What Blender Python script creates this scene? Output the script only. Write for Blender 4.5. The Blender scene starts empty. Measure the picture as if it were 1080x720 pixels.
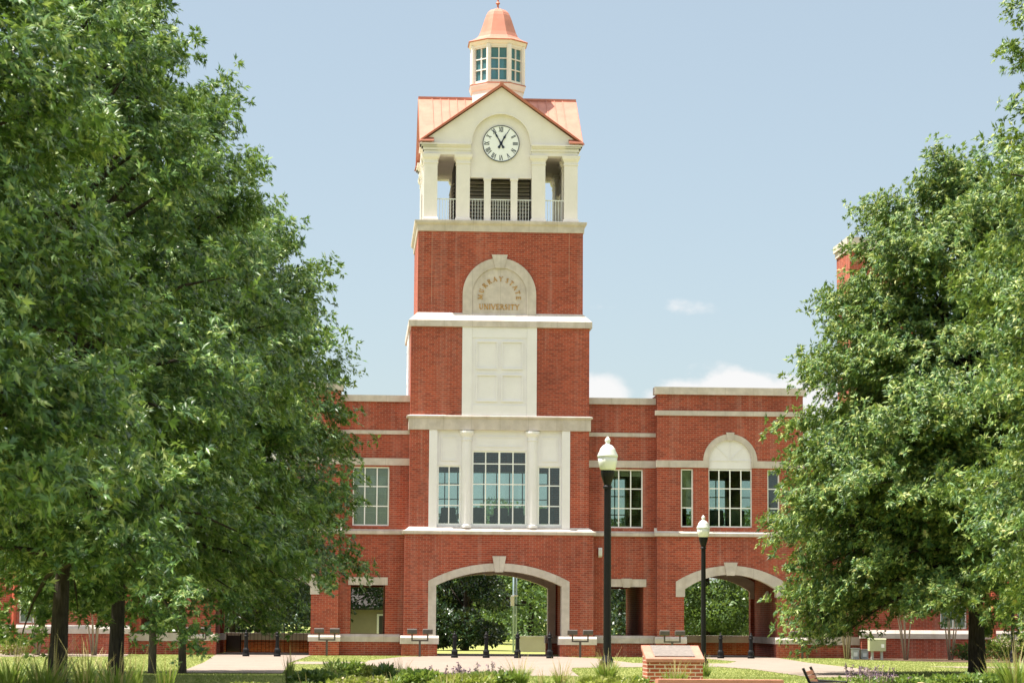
import bpy, bmesh, math, random
import numpy as np
from mathutils import Vector, Matrix
R_ = math.radians
SC = bpy.context.scene
COL = SC.collection
random.seed(7)

# ------------------------------------------------------------------ camera
CAM = Vector((-6.9, -120.0, 1.66)); FPX = 2640.0
PITCH = math.atan(295 / FPX); YAW = R_(3.5512); ROLL = 0.0065
fw = Vector((math.sin(YAW) * math.cos(PITCH), math.cos(YAW) * math.cos(PITCH), math.sin(PITCH)))
rt = Vector((math.cos(YAW), -math.sin(YAW), 0)); up = rt.cross(fw)
c_, s_ = math.cos(ROLL), math.sin(ROLL)
rt, up = c_ * rt + s_ * up, c_ * up - s_ * rt
cd = bpy.data.cameras.new('camera'); cam = bpy.data.objects.new('camera', cd); COL.objects.link(cam)
m3 = Matrix((rt, up, -fw)).transposed()
cam.matrix_world = Matrix.Translation(CAM) @ m3.to_4x4()
cd.lens = 88.0; cd.sensor_width = 36; cd.clip_start = 0.5; cd.clip_end = 6000
cd.dof.use_dof = True; cd.dof.focus_distance = 112; cd.dof.aperture_fstop = 3.5
SC.camera = cam

def at(u, Y, v=655.0):
    """world X of image column u (1080 px wide photo) at depth Y"""
    d = fw + rt * ((u - 540) / FPX) + up * (-(v - 360) / FPX)
    return CAM.x + (Y - CAM.y) / d.y * d.x

def smooth(a, b, x):
    t = min(1, max(0, (x - a) / (b - a))); return t * t * (3 - 2 * t)
def gz(x, y):
    """ground height: level by the building, a gentle rise towards the planted plaza"""
    z = 0.42 * (1 - smooth(-66, -44, y))
    if y < -95: z -= 0.35 * (1 - smooth(-140, -95, y))
    return z

# ------------------------------------------------------------------ tagging
def tag(o, label=None, cat=None, group=None, kind=None):
    if label: o['label'] = label
    if cat: o['category'] = cat
    if group: o['group'] = group
    if kind: o['kind'] = kind
    return o
def thing(name, label, cat, loc=(0, 0, 0), rz=0, group=None):
    o = bpy.data.objects.new(name, None); COL.objects.link(o)
    o.location = loc; o.rotation_euler = (0, 0, rz); o.empty_display_size = .3
    return tag(o, label, cat, group, 'thing')
def copy_tree(o, parent=None):
    c = o.copy(); COL.objects.link(c)
    if parent is not None: c.parent = parent
    for ch in list(o.children): copy_tree(ch, c)
    return c

# ------------------------------------------------------------------ materials
MATS = {}
def nmat(name):
    m = bpy.data.materials.new(name); m.use_nodes = True
    nt = m.node_tree; nt.nodes.clear()
    out = nt.nodes.new('ShaderNodeOutputMaterial'); MATS[name] = m
    return m, nt, out
def nd(nt, t, **kw):
    n = nt.nodes.new(t)
    for k, v in kw.items(): setattr(n, k, v)
    return n
def setin(n, **kw):
    for k, v in kw.items():
        n.inputs[k.replace('_', ' ')].default_value = v
def rgb(c): return (c[0], c[1], c[2], 1)
def ramp(nt, fac, stops):
    r = nd(nt, 'ShaderNodeValToRGB'); nt.links.new(fac, r.inputs[0])
    e = r.color_ramp.elements
    while len(e) < len(stops): e.new(.5)
    for i, (p, c) in enumerate(stops): e[i].position = p; e[i].color = rgb(c)
    return r.outputs[0]
def mixc(nt, fac, a, b, mode='MIX'):
    m = nd(nt, 'ShaderNodeMix', data_type='RGBA', blend_type=mode)
    for sock, v in ((m.inputs[0], fac), (m.inputs[6], a), (m.inputs[7], b)):
        if isinstance(v, (int, float)): sock.default_value = v
        elif isinstance(v, tuple): sock.default_value = rgb(v)
        else: nt.links.new(v, sock)
    return m.outputs[2]
def noise(nt, vec, scale, detail=4, rough=.55, out='Fac'):
    n = nd(nt, 'ShaderNodeTexNoise'); setin(n, Scale=scale, Detail=detail, Roughness=rough)
    if vec is not None: nt.links.new(vec, n.inputs['Vector'])
    return n.outputs[0 if out == 'Fac' else 1]
def scaled(nt, vec, s):
    n = nd(nt, 'ShaderNodeMapping'); n.inputs['Scale'].default_value = s
    nt.links.new(vec, n.inputs[0]); return n.outputs[0]
def pos(nt): return nd(nt, 'ShaderNodeNewGeometry').outputs['Position']
def principled(nt, out, col, rough=.7, spec=.3, metal=0, bump=None, bstr=.2, bdist=.01):
    p = nd(nt, 'ShaderNodeBsdfPrincipled')
    if isinstance(col, tuple): p.inputs['Base Color'].default_value = rgb(col)
    else: nt.links.new(col, p.inputs['Base Color'])
    if isinstance(rough, (int, float)): p.inputs['Roughness'].default_value = rough
    else: nt.links.new(rough, p.inputs['Roughness'])
    p.inputs['Specular IOR Level'].default_value = spec; p.inputs['Metallic'].default_value = metal
    if bump is not None:
        b = nd(nt, 'ShaderNodeBump'); b.inputs['Strength'].default_value = bstr; b.inputs['Distance'].default_value = bdist
        nt.links.new(bump, b.inputs['Height']); nt.links.new(b.outputs[0], p.inputs['Normal'])
    nt.links.new(p.outputs[0], out.inputs[0]); return p

def brick_mat(name, c1, c2, mortar, bw=.235, bh=.086, msize=.0095, obj=False):
    m, nt, out = nmat(name); L = nt.links
    g = nd(nt, 'ShaderNodeNewGeometry')
    vec = g.outputs['Position']; nrm = g.outputs['True Normal']
    if obj:
        vec = nd(nt, 'ShaderNodeTexCoord').outputs['Object']
        vt = nd(nt, 'ShaderNodeVectorTransform', vector_type='NORMAL', convert_from='WORLD', convert_to='OBJECT')
        L.new(nrm, vt.inputs[0]); nrm = vt.outputs[0]
    sp = nd(nt, 'ShaderNodeSeparateXYZ'); L.new(vec, sp.inputs[0])
    sn = nd(nt, 'ShaderNodeSeparateXYZ'); L.new(nrm, sn.inputs[0])
    def absgt(o):
        a = nd(nt, 'ShaderNodeMath', operation='ABSOLUTE'); L.new(o, a.inputs[0])
        b = nd(nt, 'ShaderNodeMath', operation='GREATER_THAN'); L.new(a.outputs[0], b.inputs[0]); b.inputs[1].default_value = .7
        return b.outputs[0]
    def mixf(f, a, b):
        x = nd(nt, 'ShaderNodeMix', data_type='FLOAT'); L.new(f, x.inputs[0]); L.new(a, x.inputs[2]); L.new(b, x.inputs[3]); return x.outputs[0]
    fx = absgt(sn.outputs[0]); fz = absgt(sn.outputs[2])
    cu = nd(nt, 'ShaderNodeCombineXYZ')
    L.new(mixf(fx, sp.outputs[0], sp.outputs[1]), cu.inputs[0]); L.new(mixf(fz, sp.outputs[2], sp.outputs[1]), cu.inputs[1])
    b = nd(nt, 'ShaderNodeTexBrick'); L.new(cu.outputs[0], b.inputs['Vector'])
    setin(b, Color1=rgb(c1), Color2=rgb(c2), Mortar=rgb(mortar), Scale=1.0, Bias=-.1)
    b.inputs['Mortar Size'].default_value = msize; b.inputs['Mortar Smooth'].default_value = .15
    b.inputs['Brick Width'].default_value = bw; b.inputs['Row Height'].default_value = bh
    # weathering: large soft blotches, vertical wash streaks
    n1 = noise(nt, vec, .35, 5)
    n2 = noise(nt, scaled(nt, vec, (2.2, 2.2, .12)), 1.3, 5)
    n3 = noise(nt, vec, 9, 3)
    col = mixc(nt, 1.0, b.outputs[0], ramp(nt, n1, [(.28, (.77, .75, .76)), (.72, (1.17, 1.15, 1.12))]), 'MULTIPLY')
    col = mixc(nt, 1.0, col, ramp(nt, n3, [(.25, (.84, .84, .84)), (.8, (1.14, 1.14, 1.14))]), 'MULTIPLY')
    wash = ramp(nt, n2, [(.52, (0, 0, 0)), (.80, (.22, .22, .22))])
    col = mixc(nt, wash, col, (.55, .42, .36))
    principled(nt, out, col, .85, .2, bump=b.outputs['Fac'], bstr=-.35, bdist=.008)
    return m
BRICK = brick_mat('red_brick', (.388, .079, .043), (.235, .045, .028), (.37, .19, .14), .29, .096, .010)
BRICKP = brick_mat('pedestal_brick', (.42, .10, .05), (.27, .045, .022), (.62, .50, .42), .205, .077, .011, obj=True)

def mottled(name, base, var=.12, rough=.75, scale=3.0, streak=0.0, stain=(.3, .26, .2), spec=.25, bump=.15, joint=None):
    m, nt, out = nmat(name); v = pos(nt)
    n = noise(nt, v, scale, 6, .6)
    lo = tuple(c * (1 - var) for c in base); hi = tuple(min(1, c * (1 + var)) for c in base)
    col = ramp(nt, n, [(.3, lo), (.72, hi)])
    if streak > 0:
        n2 = noise(nt, scaled(nt, v, (1.6, 1.6, .25)), 1.4, 5)
        col = mixc(nt, ramp(nt, n2, [(.5, (0, 0, 0)), (.8, (streak,) * 3)]), col, stain)
    if joint:                       # butt joints between the cast blocks or paving slabs, every joint[0] metres
        sx = nd(nt, 'ShaderNodeSeparateXYZ'); nt.links.new(v, sx.inputs[0])
        for ax in joint[2]:
            dv = nd(nt, 'ShaderNodeMath', operation='DIVIDE'); nt.links.new(sx.outputs[ax], dv.inputs[0]); dv.inputs[1].default_value = joint[0]
            fr = nd(nt, 'ShaderNodeMath', operation='FRACT'); nt.links.new(dv.outputs[0], fr.inputs[0])
            lt = nd(nt, 'ShaderNodeMath', operation='LESS_THAN'); nt.links.new(fr.outputs[0], lt.inputs[0]); lt.inputs[1].default_value = joint[1] / joint[0]
            cj = nd(nt, 'ShaderNodeMath', operation='MULTIPLY'); nt.links.new(lt.outputs[0], cj.inputs[0]); cj.inputs[1].default_value = .45
            col = mixc(nt, cj.outputs[0], col, (.22, .19, .15))
    fine = noise(nt, v, 60, 3)
    col = mixc(nt, 1.0, col, ramp(nt, fine, [(.3, (.94, .94, .94)), (.7, (1.05, 1.05, 1.05))]), 'MULTIPLY')
    principled(nt, out, col, rough, spec, bump=fine, bstr=bump, bdist=.01)
    return m
STONE = mottled('limestone', (.54, .48, .435), .16, .8, 2.0, .5, (.33, .26, .18), joint=(1.37, .016, (0,)))
TRIM = mottled('cream_paint', (.755, .71, .685), .05, .55, 1.2, .15, (.62, .56, .45), bump=.05)
WHITE = mottled('white_panel', (.775, .755, .775), .04, .5, 1.2, .1, (.68, .63, .55), bump=.05)
FRAME = mottled('white_frame', (.85, .85, .83), .03, .45, 2, bump=.03)
COPPER = mottled('copper_paint', (.46, .18, .125), .14, .55, 1.5, .45, (.30, .11, .075), spec=.4, bump=.05)
COPPERD = mottled('copper_edge', (.42, .15, .10), .10, .5, 2, bump=.05)
LOUVER = mottled('louver_bronze', (.40, .36, .31), .1, .6, 3, bump=.05)
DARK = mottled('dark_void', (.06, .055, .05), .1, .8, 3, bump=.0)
RAILM = mottled('rail_paint', (.70, .72, .70), .04, .5, 4, bump=.03)
IRON = mottled('black_iron', (.007, .007, .008), .25, .45, 9, spec=.22, bump=.08)
BRONZE = mottled('bronze_fixture', (.085, .07, .06), .2, .5, 6, spec=.4, bump=.05)
INNER = mottled('room_plaster', (.24, .25, .23), .1, .9, 1, bump=.0)
CEIL = mottled('soffit_plaster', (.46, .41, .35), .08, .9, 1, bump=.0)
ROOFM = mottled('flat_roof', (.42, .40, .37), .1, .9, 1)
BLIND = mottled('olive_blind', (.60, .55, .30), .05, .8, 2, bump=.0)
CHAIRM = mottled('dark_upholstery', (.05, .05, .05), .2, .8, 6)
CLOCKW = mottled('clock_white', (.84, .86, .90), .02, .4, 2, bump=.0)
NAVY = mottled('clock_navy', (.02, .028, .06), .1, .5, 4, bump=.0)
GOLD = mottled('gilt_letters', (.50, .27, .07), .12, .45, 8, spec=.5, bump=.05)
JOINT = mottled('sealant', (.40, .23, .17), .05, .9, 4)
CONC = mottled('concrete_path', (.25, .20, .165), .12, .85, .8, .0, bump=.2, joint=(1.6, .03, (0, 1)))
CONCW = mottled('pale_concrete', (.50, .50, .53), .08, .85, 1.2, .1)
STEEL = mottled('galvanised_steel', (.33, .45, .54), .1, .4, 5, spec=.5, bump=.04)
PLAQ = mottled('bronze_plaque', (.20, .165, .14), .25, .42, 12, spec=.6, bump=.25)
SLOPEB = mottled('terracotta_coping', (.44, .195, .14), .14, .75, 4, bump=.2)
DOWNM = mottled('red_downspout', (.42, .09, .05), .1, .5, 4, bump=.04)
UTIL = mottled('utility_green', (.42, .43, .28), .06, .5, 3, bump=.03)
UTILG = mottled('utility_grey', (.40, .42, .40), .1, .5, 3, bump=.03)
SIDING = mottled('olive_siding', (.30, .27, .19), .06, .8, 2)
WSIDE = mottled('white_siding', (.78, .78, .76), .04, .7, 2)
SHING = mottled('roof_shingle', (.045, .04, .038), .25, .9, 5)
PLUMR = mottled('orange_roof', (.55, .24, .12), .12, .8, 5)
ROCK = mottled('sandstone', (.55, .33, .22), .18, .85, 6, bump=.4)
WOOD = mottled('bench_wood', (.42, .18, .10), .2, .6, 6, bump=.2)
STEM = mottled('pale_stem', (.36, .29, .22), .2, .8, 14, bump=.3)

def bark_mat(name, a, b):
    m, nt, out = nmat(name); v = pos(nt)
    n = noise(nt, scaled(nt, v, (14, 14, 2.2)), 1.6, 6, .65)
    col = ramp(nt, n, [(.3, a), (.7, b)])
    principled(nt, out, col, .9, .15, bump=n, bstr=.7, bdist=.03); return m
BARK = bark_mat('dark_bark', (.018, .015, .012), (.075, .062, .05))
BARK2 = bark_mat('grey_bark', (.07, .058, .045), (.18, .15, .115))

def leaf_mat(name, stops, trans=.3, rough=.42, spec=.45, tcol=(.30, .42, .05), back=None, clump=1.6):
    m, nt, out = nmat(name); L = nt.links
    g = nd(nt, 'ShaderNodeNewGeometry')
    rnd = g.outputs['Random Per Island']
    n = noise(nt, g.outputs['Position'], clump, 3)
    ad = nd(nt, 'ShaderNodeMix', data_type='FLOAT'); ad.inputs[0].default_value = .55; L.new(rnd, ad.inputs[2]); L.new(n, ad.inputs[3])
    hf = ad
    col = ramp(nt, hf.outputs[0], stops)
    if back is not None: col = mixc(nt, g.outputs['Backfacing'], col, back)
    p = nd(nt, 'ShaderNodeBsdfPrincipled'); L.new(col, p.inputs['Base Color'])
    p.inputs['Roughness'].default_value = rough; p.inputs['Specular IOR Level'].default_value = spec
    t = nd(nt, 'ShaderNodeBsdfTranslucent')
    L.new(mixc(nt, .55, col, tcol), t.inputs[0])
    mx = nd(nt, 'ShaderNodeMixShader'); mx.inputs[0].default_value = trans
    L.new(p.outputs[0], mx.inputs[1]); L.new(t.outputs[0], mx.inputs[2]); L.new(mx.outputs[0], out.inputs[0])
    return m
OAK = leaf_mat('oak_leaf', [(.26, (.016, .055, .022)), (.44, (.058, .135, .036)), (.60, (.14, .25, .058)), (.76, (.35, .41, .14))], .24, .42, .45, (.32, .46, .06), clump=1.5)
OAK2 = leaf_mat('oak_leaf_warm', [(.26, (.020, .062, .022)), (.44, (.068, .150, .038)), (.60, (.175, .262, .054)), (.76, (.38, .41, .12)), (.84, (.34, .29, .10)), (.87, (.42, .15, .06))], .20, .48, .38, (.34, .46, .06), clump=1.5)
MAGN = leaf_mat('magnolia_leaf', [(.15, (.010, .030, .014)), (.6, (.022, .055, .022)), (.82, (.05, .09, .035)), (.90, (.20, .12, .04))], .08, .28, .6)
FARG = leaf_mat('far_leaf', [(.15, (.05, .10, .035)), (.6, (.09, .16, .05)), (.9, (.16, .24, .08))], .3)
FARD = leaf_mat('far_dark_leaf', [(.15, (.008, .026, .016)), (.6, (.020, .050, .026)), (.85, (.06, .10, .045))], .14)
BUSH = leaf_mat('shrub_leaf', [(.2, (.05, .11, .024)), (.5, (.12, .20, .04)), (.8, (.27, .31, .08))], .3)
BUSHY = leaf_mat('yellow_shrub_leaf', [(.15, (.13, .17, .03)), (.55, (.26, .28, .06)), (.9, (.42, .40, .13))], .3)
BUSHD = leaf_mat('dark_shrub_leaf', [(.2, (.02, .055, .018)), (.5, (.055, .11, .03)), (.8, (.14, .20, .06))], .25)
BLOOM = leaf_mat('pale_bloom', [(.2, (.50, .42, .32)), (.6, (.62, .52, .40)), (.9, (.55, .36, .30))], .2, .7, .2, (.6, .5, .3))
REDBL = leaf_mat('red_bloom', [(.2, (.45, .06, .05)), (.8, (.60, .14, .10))], .2, .7, .2, (.6, .1, .1))
PURPL = leaf_mat('purple_spike', [(.2, (.12, .08, .14)), (.6, (.22, .15, .20)), (.9, (.26, .20, .16))], .1, .8, .1, (.3, .2, .3))
BLADE = leaf_mat('grass_blade', [(.15, (.07, .13, .025)), (.55, (.15, .22, .045)), (.9, (.30, .32, .09))], .3, .5, .3)
STRAW = leaf_mat('straw_blade', [(.2, (.28, .25, .09)), (.6, (.40, .34, .15)), (.9, (.50, .42, .22))], .25, .6, .2, (.5, .4, .15))
LAWNB = leaf_mat('lawn_blade', [(.2, (.15, .21, .055)), (.5, (.245, .29, .095)), (.8, (.38, .38, .165))], .25, .6, .15, (.35, .42, .08))

def glass_mat(name, tint, refl=.10):
    m, nt, out = nmat(name); L = nt.links
    t = nd(nt, 'ShaderNodeBsdfTransparent'); t.inputs[0].default_value = rgb(tint)
    g = nd(nt, 'ShaderNodeBsdfGlossy'); g.inputs['Roughness'].default_value = .03; g.inputs[0].default_value = (.9, .95, .95, 1)
    f = nd(nt, 'ShaderNodeFresnel'); f.inputs[0].default_value = 1.5
    a = nd(nt, 'ShaderNodeMath', operation='ADD'); L.new(f.outputs[0], a.inputs[0]); a.inputs[1].default_value = refl
    mx = nd(nt, 'ShaderNodeMixShader'); L.new(a.outputs[0], mx.inputs[0]); L.new(t.outputs[0], mx.inputs[1]); L.new(g.outputs[0], mx.inputs[2])
    L.new(mx.outputs[0], out.inputs[0]); return m
GLASS = glass_mat('window_glass', (.79, .86, .845), .03)
GLASST = glass_mat('teal_glass', (.42, .68, .72), .05)
_nt = GLASST.node_tree; _o = [n for n in _nt.nodes if n.type == 'OUTPUT_MATERIAL'][0]; _src = _o.inputs[0].links[0].from_socket
_d = nd(_nt, 'ShaderNodeBsdfDiffuse'); _d.inputs[0].default_value = (.10, .25, .29, 1); _m = nd(_nt, 'ShaderNodeMixShader'); _m.inputs[0].default_value = .55
_nt.links.new(_src, _m.inputs[1]); _nt.links.new(_d.outputs[0], _m.inputs[2]); _nt.links.new(_m.outputs[0], _o.inputs[0])
m, nt, out = nmat('lamp_globe')
pg = principled(nt, out, (.82, .83, .80), .35, .5); pg.inputs['Transmission Weight'].default_value = .15
GLOBE = m
m, nt, out = nmat('lawn_soil'); v = pos(nt)
c = mixc(nt, noise(nt, v, .35, 5), (.20, .235, .065), (.28, .295, .10))
c = mixc(nt, ramp(nt, noise(nt, v, 6, 4), [(.4, (0, 0, 0)), (.75, (.6, .6, .6))]), c, (.31, .29, .11))
principled(nt, out, c, .95, .1, bump=noise(nt, v, 40, 3), bstr=.5, bdist=.02); LAWN = m
m, nt, out = nmat('mulch'); v = pos(nt)
c = ramp(nt, noise(nt, v, 22, 5, .7), [(.3, (.035, .022, .014)), (.5, (.10, .065, .045)), (.72, (.22, .16, .12))])
principled(nt, out, c, .95, .1, bump=noise(nt, v, 30, 3), bstr=.9, bdist=.04); MULCH = m

# ------------------------------------------------------------------ mesh builder
class MB:
    def __init__(s): s.v = []; s.f = []
    def quad(s, *p):
        i = len(s.v); s.v += [tuple(q) for q in p]; s.f.append(tuple(range(i, i + len(p))))
    def box(s, x0, x1, y0, y1, z0, z1):
        i = len(s.v)
        s.v += [(x0, y0, z0), (x1, y0, z0), (x1, y1, z0), (x0, y1, z0), (x0, y0, z1), (x1, y0, z1), (x1, y1, z1), (x0, y1, z1)]
        s.f += [tuple(i + k for k in q) for q in ((3, 2, 1, 0), (4, 5, 6, 7), (0, 1, 5, 4), (1, 2, 6, 5), (2, 3, 7, 6), (3, 0, 4, 7))]
    def prism(s, pts, a0, a1, axis='x'):
        """closed polygon pts extruded along axis; x: (y,z)  y: (x,z)  z: (x,y)"""
        n = len(pts); i = len(s.v)
        mk = {'x': lambda p, a: (a, p[0], p[1]), 'y': lambda p, a: (p[0], a, p[1]), 'z': lambda p, a: (p[0], p[1], a)}[axis]
        s.v += [mk(p, a0) for p in pts] + [mk(p, a1) for p in pts]
        s.f += [tuple(range(i + n - 1, i - 1, -1)), tuple(range(i + n, i + 2 * n))]
        s.f += [(i + k, i + (k + 1) % n, i + n + (k + 1) % n, i + n + k) for k in range(n)]
    def loft(s, prof, n=4, rot=None, cx=0, cy=0, cap=True, square=True):
        """stack of n-gons; prof = (apothem or radius, z)"""
        rot = math.pi / n if rot is None else rot
        k = 1 / math.cos(math.pi / n) if square else 1
        i = len(s.v)
        for r, z in prof:
            for j in range(n):
                a = rot + 2 * math.pi * j / n
                s.v.append((cx + r * k * math.cos(a), cy + r * k * math.sin(a), z))
        for q in range(len(prof) - 1):
            for j in range(n):
                a, b = i + q * n + j, i + q * n + (j + 1) % n
                s.f.append((a, b, b + n, a + n))
        if cap:
            s.f.append(tuple(range(i + n - 1, i - 1, -1))); e = i + (len(prof) - 1) * n; s.f.append(tuple(range(e, e + n)))
    def tube(s, pts, rad, n=7, cap=True):
        pts = [Vector(p) for p in pts]; i = len(s.v)
        if isinstance(rad, (int, float)): rad = [rad] * len(pts)
        for k, p in enumerate(pts):
            d = (pts[min(k + 1, len(pts) - 1)] - pts[max(k - 1, 0)]).normalized()
            a = d.orthogonal().normalized() if abs(d.z) < .95 else Vector((1, 0, 0)).cross(d).normalized()
            a = (Vector((0, 0, 1)).cross(d)).normalized() if abs(d.z) < .95 else a
            b = d.cross(a)
            for j in range(n):
                t = 2 * math.pi * j / n
                s.v.append(tuple(p + (a * math.cos(t) + b * math.sin(t)) * rad[k]))
        for k in range(len(pts) - 1):
            for j in range(n):
                a0, b0 = i + k * n + j, i + k * n + (j + 1) % n
                s.f.append((a0, b0, b0 + n, a0 + n))
        if cap:
            s.f.append(tuple(range(i + n - 1, i - 1, -1))); e = i + (len(pts) - 1) * n; s.f.append(tuple(range(e, e + n)))
    def wall(s, x0, x1, z0, z1, ya, yb, ops=(), ends=True, topf=None, botf=None):
        """upright wall x0..x1 between depths ya (front) and yb with openings (a, b, zbottom, top) ; top = number or function of x"""
        T = topf or (lambda x: z1)
        br = {x0, x1}
        if topf: br |= {x0 + (x1 - x0) * k / 2 for k in range(3)}
        for a, b, zb, tp in ops:
            br |= {a, b}
            if callable(tp): br |= {a + (b - a) * k / 28 for k in range(1, 28)}
        br = sorted(x for x in br if x0 - 1e-6 <= x <= x1 + 1e-6)
        for xa, xb in zip(br, br[1:]):
            if xb - xa < 1e-5: continue
            xm = (xa + xb) / 2
            here = sorted([o for o in ops if o[0] < xm < o[1]], key=lambda o: o[2])
            lo = (z0, z0)
            for a, b, zb, tp in here:
                ta, tb = (tp(xa), tp(xb)) if callable(tp) else (tp, tp)
                if zb > z0 + 1e-6:
                    for y in (ya, yb): s.quad((xa, y, lo[0]), (xb, y, lo[1]), (xb, y, zb), (xa, y, zb))
                    s.quad((xa, ya, zb), (xb, ya, zb), (xb, yb, zb), (xa, yb, zb))
                s.quad((xa, ya, ta), (xb, ya, tb), (xb, yb, tb), (xa, yb, ta))
                lo = (ta, tb)
            for y in (ya, yb): s.quad((xa, y, lo[0]), (xb, y, lo[1]), (xb, y, T(xb)), (xa, y, T(xa)))
            s.quad((xa, ya, T(xa)), (xb, ya, T(xb)), (xb, yb, T(xb)), (xa, yb, T(xa)))
        for a, b, zb, tp in ops:
            for x in (a, b):
                t = tp(x) if callable(tp) else tp
                if t - zb > 1e-4: s.quad((x, ya, zb), (x, yb, zb), (x, yb, t), (x, ya, t))
        if ends:
            for x in (x0, x1): s.quad((x, ya, z0), (x, yb, z0), (x, yb, T(x)), (x, ya, T(x)))
    def band(s, outer, inner, ya, yb):
        """ring between two polylines of (x, z) with the same count, ya..yb"""
        n = len(outer)
        for k in range(n - 1):
            o0, o1, i0, i1 = outer[k], outer[k + 1], inner[k], inner[k + 1]
            for y in (ya, yb): s.quad((o0[0], y, o0[1]), (o1[0], y, o1[1]), (i1[0], y, i1[1]), (i0[0], y, i0[1]))
            s.quad((o0[0], ya, o0[1]), (o1[0], ya, o1[1]), (o1[0], yb, o1[1]), (o0[0], yb, o0[1]))
            s.quad((i0[0], ya, i0[1]), (i1[0], ya, i1[1]), (i1[0], yb, i1[1]), (i0[0], yb, i0[1]))
        for o, q in ((outer[0], inner[0]), (outer[-1], inner[-1])):
            s.quad((o[0], ya, o[1]), (q[0], ya, q[1]), (q[0], yb, q[1]), (o[0], yb, o[1]))
    def build(s, name, mat, parent=None, flip=False, smooth=False, off=None, bevel=0):
        me = bpy.data.meshes.new(name)
        v = s.v
        if flip: v = [(-a, b, c) for a, b, c in v]
        if off: v = [(a - off[0], b - off[1], c - off[2]) for a, b, c in v]
        me.from_pydata(v, [], s.f)
        bm = bmesh.new(); bm.from_mesh(me)
        bmesh.ops.remove_doubles(bm, verts=bm.verts, dist=1e-5)
        bmesh.ops.recalc_face_normals(bm, faces=bm.faces)
        bm.to_mesh(me); bm.free()
        me.materials.append(mat)
        if smooth:
            me.polygons.foreach_set('use_smooth', [True] * len(me.polygons))
        o = bpy.data.objects.new(name, me); COL.objects.link(o)
        if parent is not None: o.parent = parent
        if bevel:
            bv = o.modifiers.new('bevel', 'BEVEL'); bv.width = bevel; bv.segments = 2; bv.limit_method = 'ANGLE'
        return o
def seg_arc(cx, half, zs, zc):
    """segmental arch through (cx+-half, zs) and crown zc -> function of x"""
    rise = zc - zs; r = (half * half + rise * rise) / (2 * rise)
    return lambda x: zc - r + math.sqrt(max(0, r * r - (x - cx) ** 2))

# ------------------------------------------------------------------ window
def window(parent, x0, x1, z0, z1, y, cols, rows, flip=False, off=None, glass=None, blind=None, thick=None, depth=.09):
    """cols = number, rows = list of heights fractions (top to bottom); frame mesh with pane (and blind) as children"""
    w = .068; mw = .050
    b = MB()
    b.box(x0, x0 + w, y, y + depth, z0, z1); b.box(x1 - w, x1, y, y + depth, z0, z1)
    b.box(x0 + w, x1 - w, y, y + depth, z0, z0 + w); b.box(x0 + w, x1 - w, y, y + depth, z1 - w, z1)
    for k in range(1, cols):
        xx = x0 + (x1 - x0) * k / cols; h = mw * (1.6 if thick == k else 1) / 2 * 1.1
        b.box(xx - h, xx + h, y + .012, y + depth - .012, z0 + w, z1 - w)
    tot = sum(rows); acc = 0
    for r in rows[:-1]:
        acc += r; zz = z1 - (z1 - z0) * acc / tot
        b.box(x0 + w, x1 - w, y + .018, y + depth - .018, zz - mw / 2, zz + mw / 2)
    fr = b.build('window', FRAME, parent, flip, off=off)
    g = MB(); g.box(x0 + w * .5, x1 - w * .5, y + depth * .5 - .004, y + depth * .5 + .004, z0 + w * .5, z1 - w * .5)
    g.build('pane', glass or GLASS, fr, flip, off=off)
    if blind:
        q = MB(); zb = z1 - (z1 - z0) * blind
        n = int((z1 - zb) / .05)
        for k in range(n):
            za = zb + (z1 - zb) * k / n
            q.prism([(y + depth + .055, za), (y + depth + .075, za + .046), (y + depth + .079, za + .046), (y + depth + .059, za)], x0 + .02, x1 - .02, 'x')
        q.build('blind', BLIND, fr, flip, off=off)
    return fr

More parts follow.
